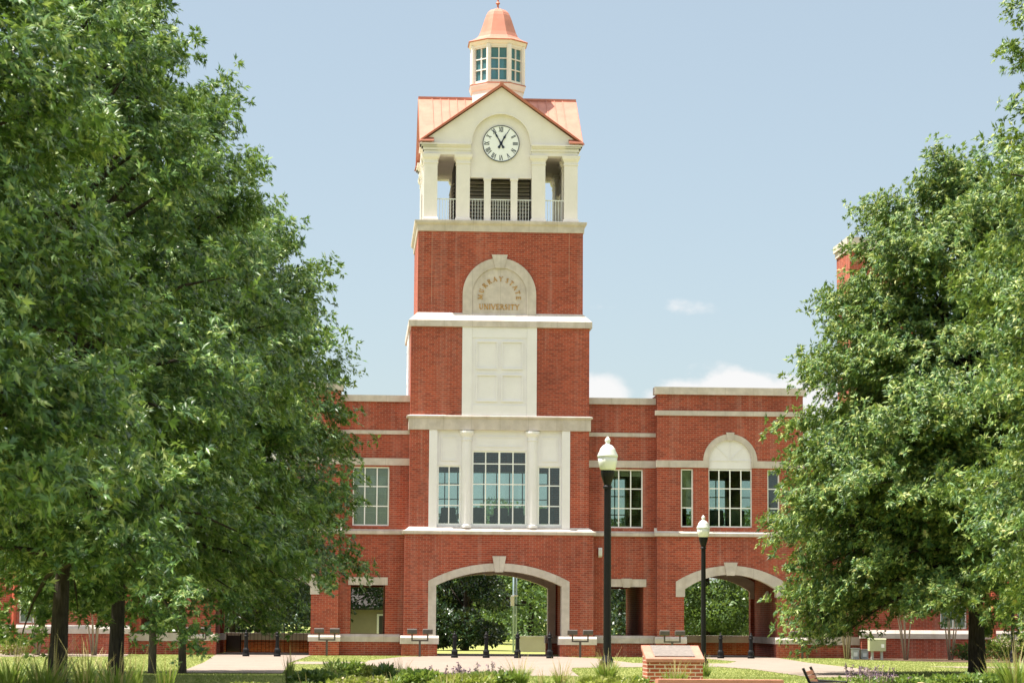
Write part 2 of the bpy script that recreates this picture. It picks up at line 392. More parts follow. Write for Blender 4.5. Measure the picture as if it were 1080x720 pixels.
# ------------------------------------------------------------------ stroke lettering with small serifs
GLY = {  # strokes: (x0,y0,x1,y1,thick) in a 1-high cell ; w = width
 'M': (1.0, [(.12, 0, .16, 1, .09), (.16, 1, .5, .08, .15), (.5, .08, .84, 1, .09), (.84, 1, .88, 0, .15)], [(.12, 0), (.88, 0), (.12, 1), (.88, 1)]),
 'U': (.85, [(.18, 1, .18, .3, .15), (.18, .3, .3, .05, .13), (.3, .05, .55, .05, .1), (.55, .05, .67, .3, .1), (.67, .3, .67, 1, .09)], [(.18, 1), (.67, 1)]),
 'R': (.8, [(.18, 0, .18, 1, .15), (.18, .95, .5, .93, .09), (.5, .93, .62, .75, .13), (.62, .75, .5, .53, .13), (.5, .53, .18, .5, .09), (.4, .5, .72, 0, .15)], [(.18, 0), (.74, 0), (.18, 1)]),
 'A': (.88, [(.08, 0, .44, 1, .09), (.44, 1, .8, 0, .15), (.2, .34, .66, .34, .08)], [(.08, 0), (.8, 0)]),
 'Y': (.86, [(.43, 0, .43, .48, .15), (.43, .48, .1, 1, .15), (.43, .48, .76, 1, .09)], [(.43, 0), (.1, 1), (.76, 1)]),
 'S': (.66, [(.56, .82, .4, .95, .1), (.4, .95, .2, .9, .1), (.2, .9, .14, .7, .14), (.14, .7, .32, .54, .14), (.32, .54, .5, .42, .15), (.5, .42, .54, .22, .14), (.54, .22, .36, .05, .1), (.36, .05, .1, .16, .1)], []),
 'T': (.82, [(.41, 0, .41, .95, .15), (.06, .95, .76, .95, .1), (.07, .95, .07, .78, .06), (.75, .95, .75, .78, .06)], [(.41, 0)]),
 'E': (.74, [(.18, 0, .18, 1, .15), (.18, .95, .64, .95, .1), (.18, .5, .54, .5, .09), (.18, .05, .66, .05, .1), (.64, .95, .64, .8, .06), (.66, .05, .66, .22, .06)], [(.18, 0), (.18, 1)]),
 'N': (.92, [(.16, 0, .16, 1, .09), (.16, 1, .76, 0, .15), (.76, 0, .76, 1, .09)], [(.16, 0), (.16, 1), (.76, 1)]),
 'I': (.4, [(.2, 0, .2, 1, .15)], [(.2, 0), (.2, 1)]),
 'V': (.88, [(.08, 1, .44, 0, .15), (.44, 0, .8, 1, .09)], [(.08, 1), (.8, 1)]),
 'X': (.86, [(.1, 1, .76, 0, .15), (.1, 0, .76, 1, .09)], [(.1, 0), (.76, 0), (.1, 1), (.76, 1)]),
}
def letter(mb, ch, cx, cz, h, rot, y0, y1, xs=1.0, bold=1.0):
    """letter centred at (cx, cz), turned by rot (radians ccw), between depths y0 and y1"""
    w, st, serifs = GLY[ch]
    ca, sa = math.cos(rot), math.sin(rot)
    def P(x, z):
        lx = (x - w / 2) * h * xs; lz = (z - .5) * h
        return (cx + lx * ca - lz * sa, cz + lx * sa + lz * ca)
    for (a, b, c, d, t) in list(st) + [(x - .12, z + (.03 if z < .5 else -.03), x + .12, z + (.03 if z < .5 else -.03), .06) for x, z in serifs]:
        dx, dz = c - a, d - b; l = math.hypot(dx, dz) or 1
        nx, nz = -dz / l * t * bold / 2, dx / l * t * bold / 2
        ex, ez = dx / l * t * .15, dz / l * t * .15
        pts = [P(a - ex + nx, b - ez + nz), P(a - ex - nx, b - ez - nz), P(c + ex - nx, d + ez - nz), P(c + ex + nx, d + ez + nz)]
        mb.prism(pts, y0, y1, 'y')

# ================================================================== CLOCK TOWER
TY = 4.53
tower = thing('clock_tower', 'tall red brick clock tower with white belfry, copper cupola and an arch at its foot', 'clock tower', (0, TY, 0))
OFF = (0, TY, 0)
def tb(mb, name, mat, parent=None, **kw): return mb.build(name, mat, parent or tower, off=OFF, **kw)
def rot_copies(o, n=(1, 2, 3)):
    for k in n:
        c = copy_tree(o); c.rotation_euler = (0, 0, k * math.pi / 2)

def arch_poly(cx, half, zs, zc, zbot, n=28):
    f = seg_arc(cx, half, zs, zc)
    pts = [(cx - half, zbot)] + [(cx - half + 2 * half * k / n, f(cx - half + 2 * half * k / n)) for k in range(n + 1)] + [(cx + half, zbot)]
    return pts
# --- passage stage
HA = 4.53
b = MB(); fin = seg_arc(0, 3.05, 3.37, 4.08)
op = [(-3.05, 3.05, 0, fin)]
b.wall(-HA, HA, 0, 5.80, 0, .6, op); b.wall(-HA, HA, 0, 5.80, 2 * TY - .6, 2 * TY, op)
b.box(-HA, -3.47, .6, 2 * TY - .6, 0, 5.8); b.box(3.47, HA, .6, 2 * TY - .6, 0, 5.8)
tb(b, 'passage_wall', BRICK)
b = MB(); b.box(-3.47, 3.47, .6, 2 * TY - .6, 5.0, 5.78); tb(b, 'passage_ceiling', CEIL)
for (ya, yb) in ((-.05, .5), (.598, .72), (2 * TY - .72, 2 * TY - .598), (2 * TY - .5, 2 * TY + .05)):
    b = MB(); b.band(arch_poly(0, 3.38, 3.57, 4.42, .9), arch_poly(0, 3.0, 3.35, 4.05, .9), ya, yb)
    sr = tb(b, 'arch_surround', STONE)
    if ya < 0 or yb > 9:
        k = MB(); y0, y1 = (ya - .05, ya + .3) if ya < 0 else (yb - .3, yb + .05)
        k.prism([(-.19, 4.0), (.19, 4.0), (.33, 4.76), (-.33, 4.76)], y0, y1, 'y'); tb(k, 'keystone', STONE, sr)
for s in (-1, 1):
    for (ya, yb) in ((-.1, .66), (2 * TY - .66, 2 * TY + .1)):
        b = MB(); xa, xb = sorted((s * 2.93, s * 4.62)); b.box(xa, xb, ya, yb, 0, .575); tb(b, 'plinth', BRICK)
        b = MB(); xa, xb = sorted((s * 2.86, s * 4.69))
        b.box(xa, xb, ya - .07, yb + .05, .572, .86)
        b.prism([(ya - .07, .857), (yb + .05, .857), (yb - .02, .97), (ya + .03, .97)], xa + .004, xb - .004, 'x')
        tb(b, 'plinth_cap', STONE)
b = MB(); b.loft([(4.50, 5.78), (4.64, 5.80), (4.66, 5.94), (4.52, 5.98), (4.30, 6.16)], cy=TY); tb(b, 'string_course', STONE)
# --- window stage and panel stage (one brick shaft)
HB = 4.32; YB = TY - HB
b = MB()
FULLOP = [(-3.37, 3.37, 6.165, 10.80), (-1.86, 1.74, 11.5, 15.8)]
FULLOP = [(-3.37, 3.37, 6.1, 10.82), (-1.84, 1.76, 11.48, 15.82)]
b.wall(-HB, HB, 6.0, 16.0, YB, YB + .5, FULLOP)
b.wall(-HB, HB, 6.0, 16.0, 2 * TY - YB - .5, 2 * TY - YB, [(-3.0, 3.0, 6.3, 9.3)])
b.box(-HB, -HB + .4, YB + .5, 2 * TY - YB - .5, 6.0, 16.0); b.box(HB - .4, HB, YB + .5, 2 * TY - YB - .5, 6.0, 16.0)
tb(b, 'brick_shaft', BRICK)
b = MB(); b.box(-HB + .41, HB - .41, YB + .51, 2 * TY - YB - .51, 5.82, 6.12); tb(b, 'room_floor', INNER)
b = MB(); b.box(-HB + .41, HB - .41, YB + .51, 2 * TY - YB - .51, 10.3, 10.5); tb(b, 'room_ceiling', INNER)
# window composition
YW = YB + .14
b = MB(); b.wall(-3.36, 3.36, 6.12, 10.81, YW, YW + .22, [(-2.98, -1.86, 6.25, 9.1), (-1.32, 1.32, 6.25, 9.82), (1.86, 2.98, 6.25, 9.1)])
tb(b, 'window_surround', WHITE)
for (xa, xb, za, zb) in ((-2.82, -2.02, 9.32, 10.5), (2.02, 2.82, 9.32, 10.5), (-1.15, 1.15, 10.0, 10.52)):
    b = MB(); t = .05; y0 = YW - .03
    b.box(xa, xb, y0, YW + .02, za, za + t); b.box(xa, xb, y0, YW + .02, zb - t, zb)
    b.box(xa, xa + t, y0, YW + .02, za + t, zb - t); b.box(xb - t, xb, y0, YW + .02, za + t, zb - t)
    tb(b, 'panel_molding', WHITE)
for s in (-1, 1):
    b = MB(); xa, xb = sorted((s * 3.01, s * 3.40)); b.box(xa, xb, YB - .05, YW + .1, 6.1, 10.80); tb(b, 'pilaster', WHITE)
    b = MB()
    b.loft([(.29, 6.12), (.29, 6.24), (.25, 6.27), (.25, 8.2), (.235, 10.3), (.27, 10.31), (.27, 10.36), (.235, 10.38), (.24, 10.5), (.35, 10.64), (.36, 10.68), (.36, 10.77)], 20, cx=s * 1.59, cy=YW - .02, square=False)
    tb(b, 'half_column', WHITE, smooth=False)
window(tower, -1.32, 1.32, 6.25, 9.82, YW + .06, 4, [.63, 1, 1, 1], off=OFF, thick=2)
window(tower, -2.98, -1.86, 6.25, 9.1, YW + .06, 2, [1, 1.05, 1], off=OFF)
window(tower, 1.86, 2.98, 6.25, 9.1, YW + .06, 2, [1, 1.05, 1], off=OFF)
window(tower, -3.0, 3.0, 6.3, 9.3, 2 * TY - YB - .3, 9, [.8, 1, 1, 1], off=OFF)
b = MB(); b.loft([(HB - .02, 10.80), (HB + .08, 10.805), (HB + .08, 11.36), (HB + .17, 11.40), (HB + .17, 11.47), (HB - .02, 11.53)], cy=TY); tb(b, 'stone_cornice', STONE)
# tall panel
b = MB(); b.box(-1.84, 1.76, YB - .03, YB + .3, 11.50, 15.81); pn = tb(b, 'stone_panel', WHITE)
b = MB()
for xa, xb in ((-1.845, -1.37), (1.29, 1.765)): b.box(xa, xb, YB - .075, YB + .1, 11.505, 15.80)
b.box(-1.365, 1.285, YB - .06, YB + .1, 15.28, 15.79); b.box(-1.365, 1.285, YB - .06, YB + .1, 11.51, 12.02)
tb(b, 'panel_border', WHITE, pn)
for xa, xb in ((-1.17, -.13), (.05, 1.10)):
    for za, zb in ((12.18, 13.5), (13.75, 15.12)):
        b = MB(); t = .06; y0 = YB - .095
        b.box(xa, xb, y0, YB, za, za + t); b.box(xa, xb, y0, YB, zb - t, zb); b.box(xa, xa + t, y0, YB, za + t, zb - t); b.box(xb - t, xb, y0, YB, za + t, zb - t)
        tb(b, 'panel_molding', WHITE, pn)
# side faces get the same tall panel
for k in (1, 3):
    c = copy_tree(pn); c.rotation_euler = (0, 0, k * math.pi / 2)
b = MB(); b.loft([(HB - .02, 15.79), (HB + .13, 15.80), (HB + .13, 16.10), (HB + .10, 16.115), (4.02, 16.52)], cy=TY); tb(b, 'sloped_ledge', STONE)
# --- tablet stage
HD = 4.02; YD = TY - HD
b = MB()
b.loft([(HD, 16.3), (HD, 20.52)], cy=TY); tb(b, 'upper_shaft', BRICK)
def tablet_arc(r, zs, zb, cx=-.05, n=30): return [(cx - r, zb)] + [(cx + r * math.cos(math.pi - math.pi * k / n), zs + r * math.sin(math.pi - math.pi * k / n)) for k in range(n + 1)] + [(cx + r, zb)]
b = MB(); b.prism(tablet_arc(1.36, 17.42, 16.46), YD - .02, YD + .2, 'y'); tab = tb(b, 'arch_tablet', STONE)
b = MB(); b.band(tablet_arc(1.79, 17.42, 16.45), tablet_arc(1.33, 17.42, 16.45), YD - .075, YD + .1); tb(b, 'surround', STONE, tab)
b = MB(); b.prism([(-.26, 18.72), (.16, 18.72), (.34, 19.38), (-.44, 19.38)], YD - .13, YD + .1, 'y'); tb(b, 'keystone', STONE, tab)
b = MB()
for ch, a in zip('MURRAYSTATE', (178, 159, 140, 122, 104, 86, 66, 51, 34, 17, 0)):
    r = .93; t = R_(a); letter(b, ch, -.05 + r * math.cos(t), 17.27 + r * math.sin(t), .23, t - math.pi / 2, YD - .045, YD - .015, .95, 1.15)
x = -1.0; word = 'UNIVERSITY'; tw = sum(GLY[c][0] for c in word); sc_ = 1.98 / tw
for ch in word:
    w = GLY[ch][0] * sc_; letter(b, ch, x + w / 2 - .05, 16.83, .255, 0, YD - .045, YD - .015, sc_ / .255 * .93, 1.15); x += w
tb(b, 'lettering', GOLD, tab)
b = MB(); b.loft([(HD - .02, 20.50), (HD + .05, 20.51), (HD + .07, 20.80), (HD + .17, 20.90), (HD + .19, 21.02), (HD - .05, 21.06)], cy=TY); tb(b, 'belfry_cornice', STONE)
for (x, z0, z1) in ((-3.35, 17.0, 20.49), (3.35, 18.0, 20.49)):
    b = MB(); b.box(x - .010, x + .010, YD - .004, YD + .05, z0, z1); tb(b, 'control_joint', JOINT)
# --- belfry (each part made for the front, copied round the four sides)
HP = 3.77
def pier(cx, w, rot=True):
    h = w / 2; cy = TY - HP + h
    b = MB(); b.loft([(h + .05, 21.04), (h + .05, 21.2), (h, 21.23), (h, 23.9), (h + .03, 23.905), (h + .03, 23.96), (h + .005, 23.97), (h + .01, 24.08), (h + .10, 24.22), (h + .12, 24.36)], cx=cx, cy=cy)
    return tb(b, 'belfry_column', TRIM)
p1 = pier(-3.44, .66); rot_copies(p1)
p2 = pier(-1.85, .66); rot_copies(p2)
p2 = pier(1.85, .66); rot_copies(p2)
for s in (-1, 1):
    b = MB(); xa, xb = sorted((s * .49, s * .82)); b.box(xa, xb, .82, 1.05, 21.04, 23.24)
    b.box(xa - .03, xb + .03, .79, 1.08, 23.12, 23.235)
    o = tb(b, 'louver_mullion', TRIM); rot_copies(o)
# entablature: two L-shaped halves per side meeting the recessed clock niche
for s in (-1, 1):
    b = MB(); xa, xb = sorted((s * 1.5, s * 3.78))
    for (pr, za, zb) in ((0.0, 24.34, 24.56), (.05, 24.56, 24.72), (.13, 24.72, 24.80), (.21, 24.80, 24.875)):
        b.box(xa - (pr if s < 0 else .02 if pr else 0), xb + (pr if s > 0 else .02 if pr else 0), TY - HP - pr, TY - HP + .62, za + .001, zb)
    o = tb(b, 'entablature', TRIM); rot_copies(o)
# gable with round-headed niche
ZC = 24.95; RN = 1.45
rake = lambda x: 27.74 - abs(x) * (27.74 - 24.87) / 4.0
niche = lambda x: ZC + math.sqrt(max(0, RN * RN - x * x))
b = MB(); b.wall(-3.99, 3.99, 24.872, 0, TY - HP - .03, TY - HP + .4, [(-RN, RN, 24.872, niche)], topf=rake)
o = tb(b, 'gable', TRIM); rot_copies(o)
b = MB(); b.box(-1.52, 1.52, TY - HP + .16, TY - HP + .5, 23.25, 24.90)
pts = [(-1.47, 24.9)] + [(1.47 * math.cos(math.pi - math.pi * k / 24), ZC + 1.47 * math.sin(math.pi - math.pi * k / 24)) for k in range(25)] + [(1.47, 24.9)]
b.prism(pts, TY - HP + .164, TY - HP + .5, 'y')
b.box(-1.51, 1.51, TY - HP + .11, TY - HP + .3, 23.24, 23.30); b.box(-1.51, 1.51, TY - HP + .13, TY - HP + .3, 23.30, 23.42)
o = tb(b, 'niche_wall', TRIM); rot_copies(o)
b = MB(); ring = [(1.50 * math.cos(math.pi - math.pi * k / 30), ZC + 1.50 * math.sin(math.pi - math.pi * k / 30)) for k in range(31)]
ring2 = [(1.44 * math.cos(math.pi - math.pi * k / 30), ZC + 1.44 * math.sin(math.pi - math.pi * k / 30)) for k in range(31)]
b.band(ring, ring2, TY - HP - .055, TY - HP + .1); o = tb(b, 'niche_molding', TRIM); rot_copies(o)
# clock
yc = TY - HP + .16
b = MB(); b.prism([(.9 * math.cos(2 * math.pi * k / 48), ZC + .9 * math.sin(2 * math.pi * k / 48)) for k in range(48)], yc - .05, yc + .03, 'y')
clk = tb(b, 'clock', CLOCKW)
b = MB(); b.band([(.905 * math.cos(2 * math.pi * k / 48), ZC + .905 * math.sin(2 * math.pi * k / 48)) for k in range(49)], [(.875 * math.cos(2 * math.pi * k / 48), ZC + .875 * math.sin(2 * math.pi * k / 48)) for k in range(49)], yc - .075, yc); tb(b, 'bezel', NAVY, clk)
b = MB()
for h, num in enumerate(('XII', 'I', 'II', 'III', 'IV', 'V', 'VI', 'VII', 'VIII', 'IX', 'X', 'XI')):
    a = math.pi / 2 - h * math.pi / 6; tw = sum(GLY[c][0] for c in num) * .6; x = -tw / 2
    for ch in num:
        w = GLY[ch][0] * .6; t = (x + w / 2) * .22
        letter(b, ch, .70 * math.cos(a) + t * math.sin(a), ZC + .70 * math.sin(a) - t * math.cos(a), .235, a - math.pi / 2, yc - .058, yc - .05, .6, 1.5); x += w
tb(b, 'numerals', NAVY, clk)
def hand(name, ang, ln, w):
    d = (math.sin(ang), math.cos(ang)); n = (d[1], -d[0])
    prof = [(-.26, .055), (-.2, .06), (-.1, .03), (0, .06), (.12, .03), (ln * .45, w * .7), (ln * .6, w * 1.5), (ln * .75, w * .8), (ln, .008)]
    pts = [(d[0] * t + n[0] * q, ZC + d[1] * t + n[1] * q) for t, q in prof] + [(d[0] * t - n[0] * q, ZC + d[1] * t - n[1] * q) for t, q in reversed(prof)]
    b = MB(); b.prism(pts, yc - .085, yc - .068, 'y'); tb(b, name, NAVY, clk)
hand('minute_hand', R_(-30), .72, .032); hand('hour_hand', R_(28), .58, .04)
rot_copies(clk)
# railings
b = MB()
def rail(b, xa, xb, y):
    b.box(xa, xb, y - .03, y + .03, 22.15, 22.20); b.box(xa, xb, y - .025, y + .025, 21.12, 21.16)
    n = max(2, round((xb - xa) / .13))
    for k in range(1, n): xx = xa + (xb - xa) * k / n; b.box(xx - .014, xx + .014, y - .014, y + .014, 21.16, 22.15)
for xa, xb in ((-3.11, -2.18), (2.18, 3.11), (-1.52, -.82), (-.49, .49), (.82, 1.52)):
    b = MB(); rail(b, xa, xb, 1.0); o = tb(b, 'railing', RAILM); rot_copies(o)
b = MB(); b.box(-HD + .1, HD - .1, YD + .1, 2 * TY - YD - .1, 21.0, 21.08); tb(b, 'belfry_floor', STONE)
b = MB(); b.box(-3.5, 3.5, TY - 3.5, TY + 3.5, 24.36, 24.5); tb(b, 'belfry_ceiling', CEIL)
# core with louvers
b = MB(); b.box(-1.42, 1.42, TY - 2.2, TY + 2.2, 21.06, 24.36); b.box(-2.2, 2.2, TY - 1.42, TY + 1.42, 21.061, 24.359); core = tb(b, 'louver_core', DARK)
b = MB(); z = 21.15
while z < 23.3:
    for k in range(1):
        b.prism([(TY - 2.36, z), (TY - 2.33, z - .02), (TY - 2.18, z + .10), (TY - 2.20, z + .13)], -1.5, 1.5, 'x')
    z += .185
o = tb(b, 'louver_blades', LOUVER)
rot_copies(o)
# copper roof
ZR = 27.90; SL = 3.0 / 4.17
b = MB()
for xa, xb, hr in ((-3.36, -1.55, 3.74), (-1.55, 1.55, 3.24), (1.55, 3.36, 3.74)):
    b.prism([(TY - hr, 24.95), (TY - hr, ZR - hr * SL), (TY, ZR), (TY + hr, ZR - hr * SL), (TY + hr, 24.95)], xa, xb, 'x')
rf = tb(b, 'copper_roof', COPPER)
b = MB()
n = 16
for sgn in (-1, 1):
    for k in range(n + 1):
        x = -3.3 + 6.6 * k / n; hr = 3.74 if abs(x) > 1.56 else 3.23
        b.prism([(TY + sgn * hr, ZR - hr * SL), (TY + sgn * hr, ZR - hr * SL + .05), (TY, ZR + .05), (TY, ZR)], x - .018, x + .018, 'x')
b.box(-4.0, 4.0, TY - .09, TY + .09, ZR - .03, ZR + .08)
tb(b, 'standing_seam', COPPER, rf)
rot_copies(rf, (1,))
# rake edge trims on each gable
b = MB()
for s in (-1, 1):
    ya, yb = TY - HP - .22, TY - HP + .46
    x1, z1_ = s * 4.05, 24.92
    b.prism([(0, 27.78), (0, 27.91), (x1, z1_ + .08), (x1, z1_)], ya, yb, 'y')
o = tb(b, 'roof_verge', COPPER); rot_copies(o)
b = MB()
for s in (-1, 1):
    x1, z1_ = s * 4.08, 24.875
    b.prism([(0, 27.78), (0, 27.90), (x1, z1_ + .07), (x1, z1_)], TY - HP - .245, TY - HP - .217, 'y')
o = tb(b, 'rake_trim', COPPERD); rot_copies(o)
# cupola (octagon)
cup = MB(); cup.loft([(1.27, 25.6), (1.27, 28.16), (1.33, 28.2), (1.40, 28.42), (1.40, 28.5), (1.27, 28.56)], 8, cy=TY)
cu = tb(cup, 'cupola', TRIM)
b = MB(); b.loft([(1.405, 28.46), (1.415, 28.48), (1.415, 28.505), (1.26, 28.57)], 8, cy=TY); tb(b, 'copper_flashing', COPPER, cu)
b = MB()
k8 = 1.25 / math.cos(math.pi / 8)
for j in range(8):
    a = math.pi / 8 + j * math.pi / 4; cx, cy = k8 * math.cos(a), TY + k8 * math.sin(a)
    b.loft([(.115, 28.55), (.115, 30.5)], 8, cx=cx, cy=cy)
tb(b, 'corner_post', TRIM, cu)
b = MB(); b.box(-.6, .6, TY - .6, TY + .6, 28.5, 28.62); tb(b, 'cupola_floor', TRIM, cu)
for j in range(8):
    b = MB(); hw = .42; y = TY - 1.25
    b.box(-hw - .06, -hw + .03, y, y + .1, 28.58, 30.42); b.box(hw - .03, hw + .06, y, y + .1, 28.58, 30.42)
    b.box(-hw + .03, hw - .03, y, y + .1, 28.56, 28.68); b.box(-hw + .03, hw - .03, y, y + .1, 30.33, 30.44)
    b.box(-.027, .027, y + .01, y + .08, 28.68, 30.33)
    for z in (29.23, 29.78): b.box(-hw + .03, hw - .03, y + .015, y + .075, z - .027, z + .027)
    w = tb(b, 'cupola_window', TRIM, cu); w.rotation_euler = (0, 0, j * math.pi / 4)
for w in [c for c in cu.children if c.name.startswith('cupola_window')]:
    pass
b = MB(); b.loft([(1.17, 28.66), (1.17, 30.36)], 8, cy=TY, cap=False); tb(b, 'pane', GLASST, cu)
b = MB(); b.loft([(1.28, 30.40), (1.30, 30.5), (1.36, 30.54), (1.44, 30.68), (1.46, 30.72), (1.30, 30.74)], 8, cy=TY); tb(b, 'cupola_cornice', TRIM, cu)
b = MB()
b.loft([(1.47, 30.68), (1.50, 30.73), (1.47, 30.755), (1.30, 30.83), (1.12, 30.93), (1.0, 31.05), (.91, 31.26), (.80, 31.6), (.69, 31.95), (.60, 32.2), (.52, 32.36), (.38, 32.50), (.20, 32.57), (.06, 32.6)], 8, cy=TY); tb(b, 'copper_dome', COPPER, cu)
b = MB(); b.loft([(.11, 32.57), (.05, 32.65), (.05, 32.8), (.12, 32.88), (.05, 32.97), (.03, 33.5), (.004, 33.7)], 10, cy=TY, square=False); tb(b, 'finial', COPPERD, cu)

# ================================================================== BRICK BUILDINGS beside the tower
def brick_building(s):
    fl = s < 0
    root = thing('brick_building', 'two storey red brick building right of the clock tower, half hidden by an oak' if s > 0 else
                 'two storey red brick building left of the clock tower, with olive blinds in its window', 'building', (s * 4.5, 1, 0), 0, 'brick buildings flanking the clock tower')
    O = (s * 4.5, 1, 0)
    def bb(mb, name, mat, parent=None, **kw): return mb.build(name, mat, parent or root, flip=fl, off=O, **kw)
    YL, YP = 1.1, .45; YE = 9.0
    # ---- link between tower and pavilion
    op2 = (5.28, 7.04, 6.2, 9.05)
    b = MB(); dop = (5.42, 7.07, 1.0, 3.36)
    b.wall(4.30, 7.9, 0, 12.2, YL, YL + .5, [dop, op2]); bb(b, 'link_wall', BRICK)
    b = MB(); b.wall(4.30, 7.9, 0, 12.2, YE - .5, YE, [dop, op2]); bb(b, 'link_wall', BRICK)
    b = MB(); b.box(4.54, 5.42, YL + .5, YE - .5, 0, 5.2); bb(b, 'link_passage_wall', BRICK)
    b = MB(); b.box(7.07, 7.9, YL + .5, YE - .5, 0, 5.2); bb(b, 'link_passage_wall', BRICK)
    b = MB(); b.box(4.34, 7.85, YL + .52, YE - .52, 5.2, 6.0); bb(b, 'link_floor', INNER)
    b = MB(); b.box(4.34, 7.85, YL + .52, YE - .52, 9.9, 10.2); bb(b, 'link_ceiling', INNER)
    b = MB(); b.box(4.3, 7.9, YL + .1, YE - .1, 11.7, 11.9); bb(b, 'link_roof', ROOFM)
    b = MB(); b.box(4.55, 7.62, YL - .07, YL + .1, 0, .65); bb(b, 'link_plinth', BRICK)
    b = MB(); b.box(4.7, 7.60, YL - .14, YL + .55, .652, .90); b.prism([(YL - .14, .898), (YL + .55, .898), (YL + .55, 1.02), (YL - .05, 1.02)], 4.7, 7.6, 'x'); bb(b, 'plinth_cap', STONE)
    b = MB(); b.box(5.30, 7.20, YL - .06, YL + .3, 3.36, 3.73); li = bb(b, 'lintel', STONE)
    b = MB(); b.prism([(6.07, 3.33), (6.41, 3.33), (6.50, 3.76), (5.98, 3.76)], YL - .11, YL + .2, 'y'); bb(b, 'keystone', STONE, li)
    for (za, zb, p) in ((9.12, 9.46, .05), (10.62, 10.81, .07)):
        b = MB(); b.box(4.31, 7.88, YL - p, YL + .2, za, zb); bb(b, 'stone_band', STONE)
    b = MB(); b.box(4.31, 7.80, YL - .12, YL + .6, 12.2, 12.51); bb(b, 'coping', STONE)
    b = MB(); b.prism([(YL + .1, 5.78), (YL - .13, 5.80), (YL - .14, 5.95), (YL - .03, 6.0), (YL + .1, 6.15)], 4.4, 7.7, 'x'); bb(b, 'string_course', STONE)
    window(root, op2[0], op2[1], op2[2], op2[3], YL + .1, 3, [1, 1, 1], fl, O, blind=(1.0 if s < 0 else .12))
    window(root, op2[0], op2[1], op2[2], op2[3], YE - .3, 3, [1, 1, 1], fl, O)
    # ---- pavilion
    c = 11.22; xa, xb = 7.66, 14.80
    ain = seg_arc(c, 2.26, 3.28, 4.0)
    lun = lambda x: 9.45 + math.sqrt(max(0, 1.06 ** 2 - (x - c) ** 2))
    nl, cw, nr = (8.81, 9.41, 6.24, 9.06), (c - 1.075, c + 1.075, 6.24, 9.06), (2 * c - 9.41, 2 * c - 8.81, 6.24, 9.06)
    b = MB()
    b.wall(xa, xb, 0, 12.66, YP, YP + .55, [(c - 2.26, c + 2.26, 0, ain), nl, nr, (c - 1.06, c + 1.06, 6.24, lun)])
    b.wall(xa, xb, 0, 12.66, YE - .35, YE + .2, [(c - 2.26, c + 2.26, 0, ain), nl, nr, cw])
    b.box(xa, xa + .42, YP + .55, YE - .35, 0, 12.66); b.box(xb - .42, xb, YP + .55, YE - .35, 0, 12.66)
    b.box(c + 2.45, xb - .43, YP + .55, YE - .35, 0, 5.2); b.box(xa + .43, c - 2.45, YP + .55, YE - .35, 0, 5.2)
    bb(b, 'pavilion_wall', BRICK)
    b = MB(); b.box(xa + .43, xb - .43, YP + .57, YE - .37, 5.0, 6.05); bb(b, 'pavilion_floor', INNER)
    b = MB(); b.box(xa + .43, xb - .43, YP + .57, YE - .37, 9.75, 10.1); bb(b, 'pavilion_ceiling', INNER)
    b = MB(); b.box(xa + .05, xb - .05, YP + .1, YE + .1, 12.1, 12.3); bb(b, 'pavilion_roof', ROOFM)
    for (ya, yb) in ((YP - .05, YP + .5), (YE - .45, YE - .3)):
        b = MB(); b.band(arch_poly(c, 2.66, 3.62, 4.40, 2.89), arch_poly(c, 2.22, 3.26, 3.97, 2.89), ya, yb); sr = bb(b, 'arch_surround', STONE)
        if ya < 1:
            k = MB(); k.prism([(c - .2, 3.93), (c + .2, 3.93), (c + .33, 4.56), (c - .33, 4.56)], ya - .06, ya + .3, 'y'); bb(k, 'keystone', STONE, sr)
    for (pa, pb) in ((xa - .07, c - 2.2), (c + 2.2, xb + .07)):
        b = MB(); b.box(pa, pb, YP - .09, YP + .6, 0, .66); bb(b, 'plinth', BRICK)
        b = MB(); b.box(pa - .06, pb + .06, YP - .15, YP + .66, .662, .87); b.prism([(YP - .15, .868), (YP + .66, .868), (YP + .58, .99), (YP - .06, .99)], pa - .055, pb + .055, 'x'); bb(b, 'plinth_cap', STONE)
        b = MB(); b.box(pa - .03, pb + .03, YP + .665, YE - .4, .665, .98); bb(b, 'inner_cap', STONE)
    b = MB(); b.prism([(YP + .1, 5.78), (YP - .13, 5.80), (YP - .14, 5.95), (YP - .03, 6.0), (YP + .1, 6.19)], xa - .14, xb + .14, 'x'); bb(b, 'string_course', STONE)
    for (p, q) in ((xa - .05, c - 1.03), (c + 1.03, xb + .05)):
        b = MB(); b.box(p, q, YP - .055, YP + .2, 9.12, 9.46); bb(b, 'stone_band', STONE)
    b = MB(); b.box(xa - .1, xb + .1, YP - .09, YP + .2, 11.64, 11.87); bb(b, 'stone_band', STONE)
    b = MB(); b.box(xa - .13, xb + .13, YP - .13, YP + .7, 12.66, 13.02); bb(b, 'coping', STONE)
    arc = lambda r: [(c + r * math.cos(math.pi - math.pi * k / 28), 9.44 + r * math.sin(math.pi - math.pi * k / 28)) for k in range(29)]
    b = MB(); b.band(arc(1.32), arc(1.045), YP - .05, YP + .3); lu = bb(b, 'lunette_arch', STONE)
    b = MB(); b.prism([(c - .13, 10.45), (c + .13, 10.45), (c + .2, 10.84), (c - .2, 10.84)], YP - .1, YP + .2, 'y'); bb(b, 'keystone', STONE, lu)
    b = MB(); b.prism([(c - 1.055, 9.08)] + arc(1.055) + [(c + 1.055, 9.08)], YP + .06, YP + .2, 'y'); bb(b, 'lunette_panel', WHITE, lu)
    b = MB()
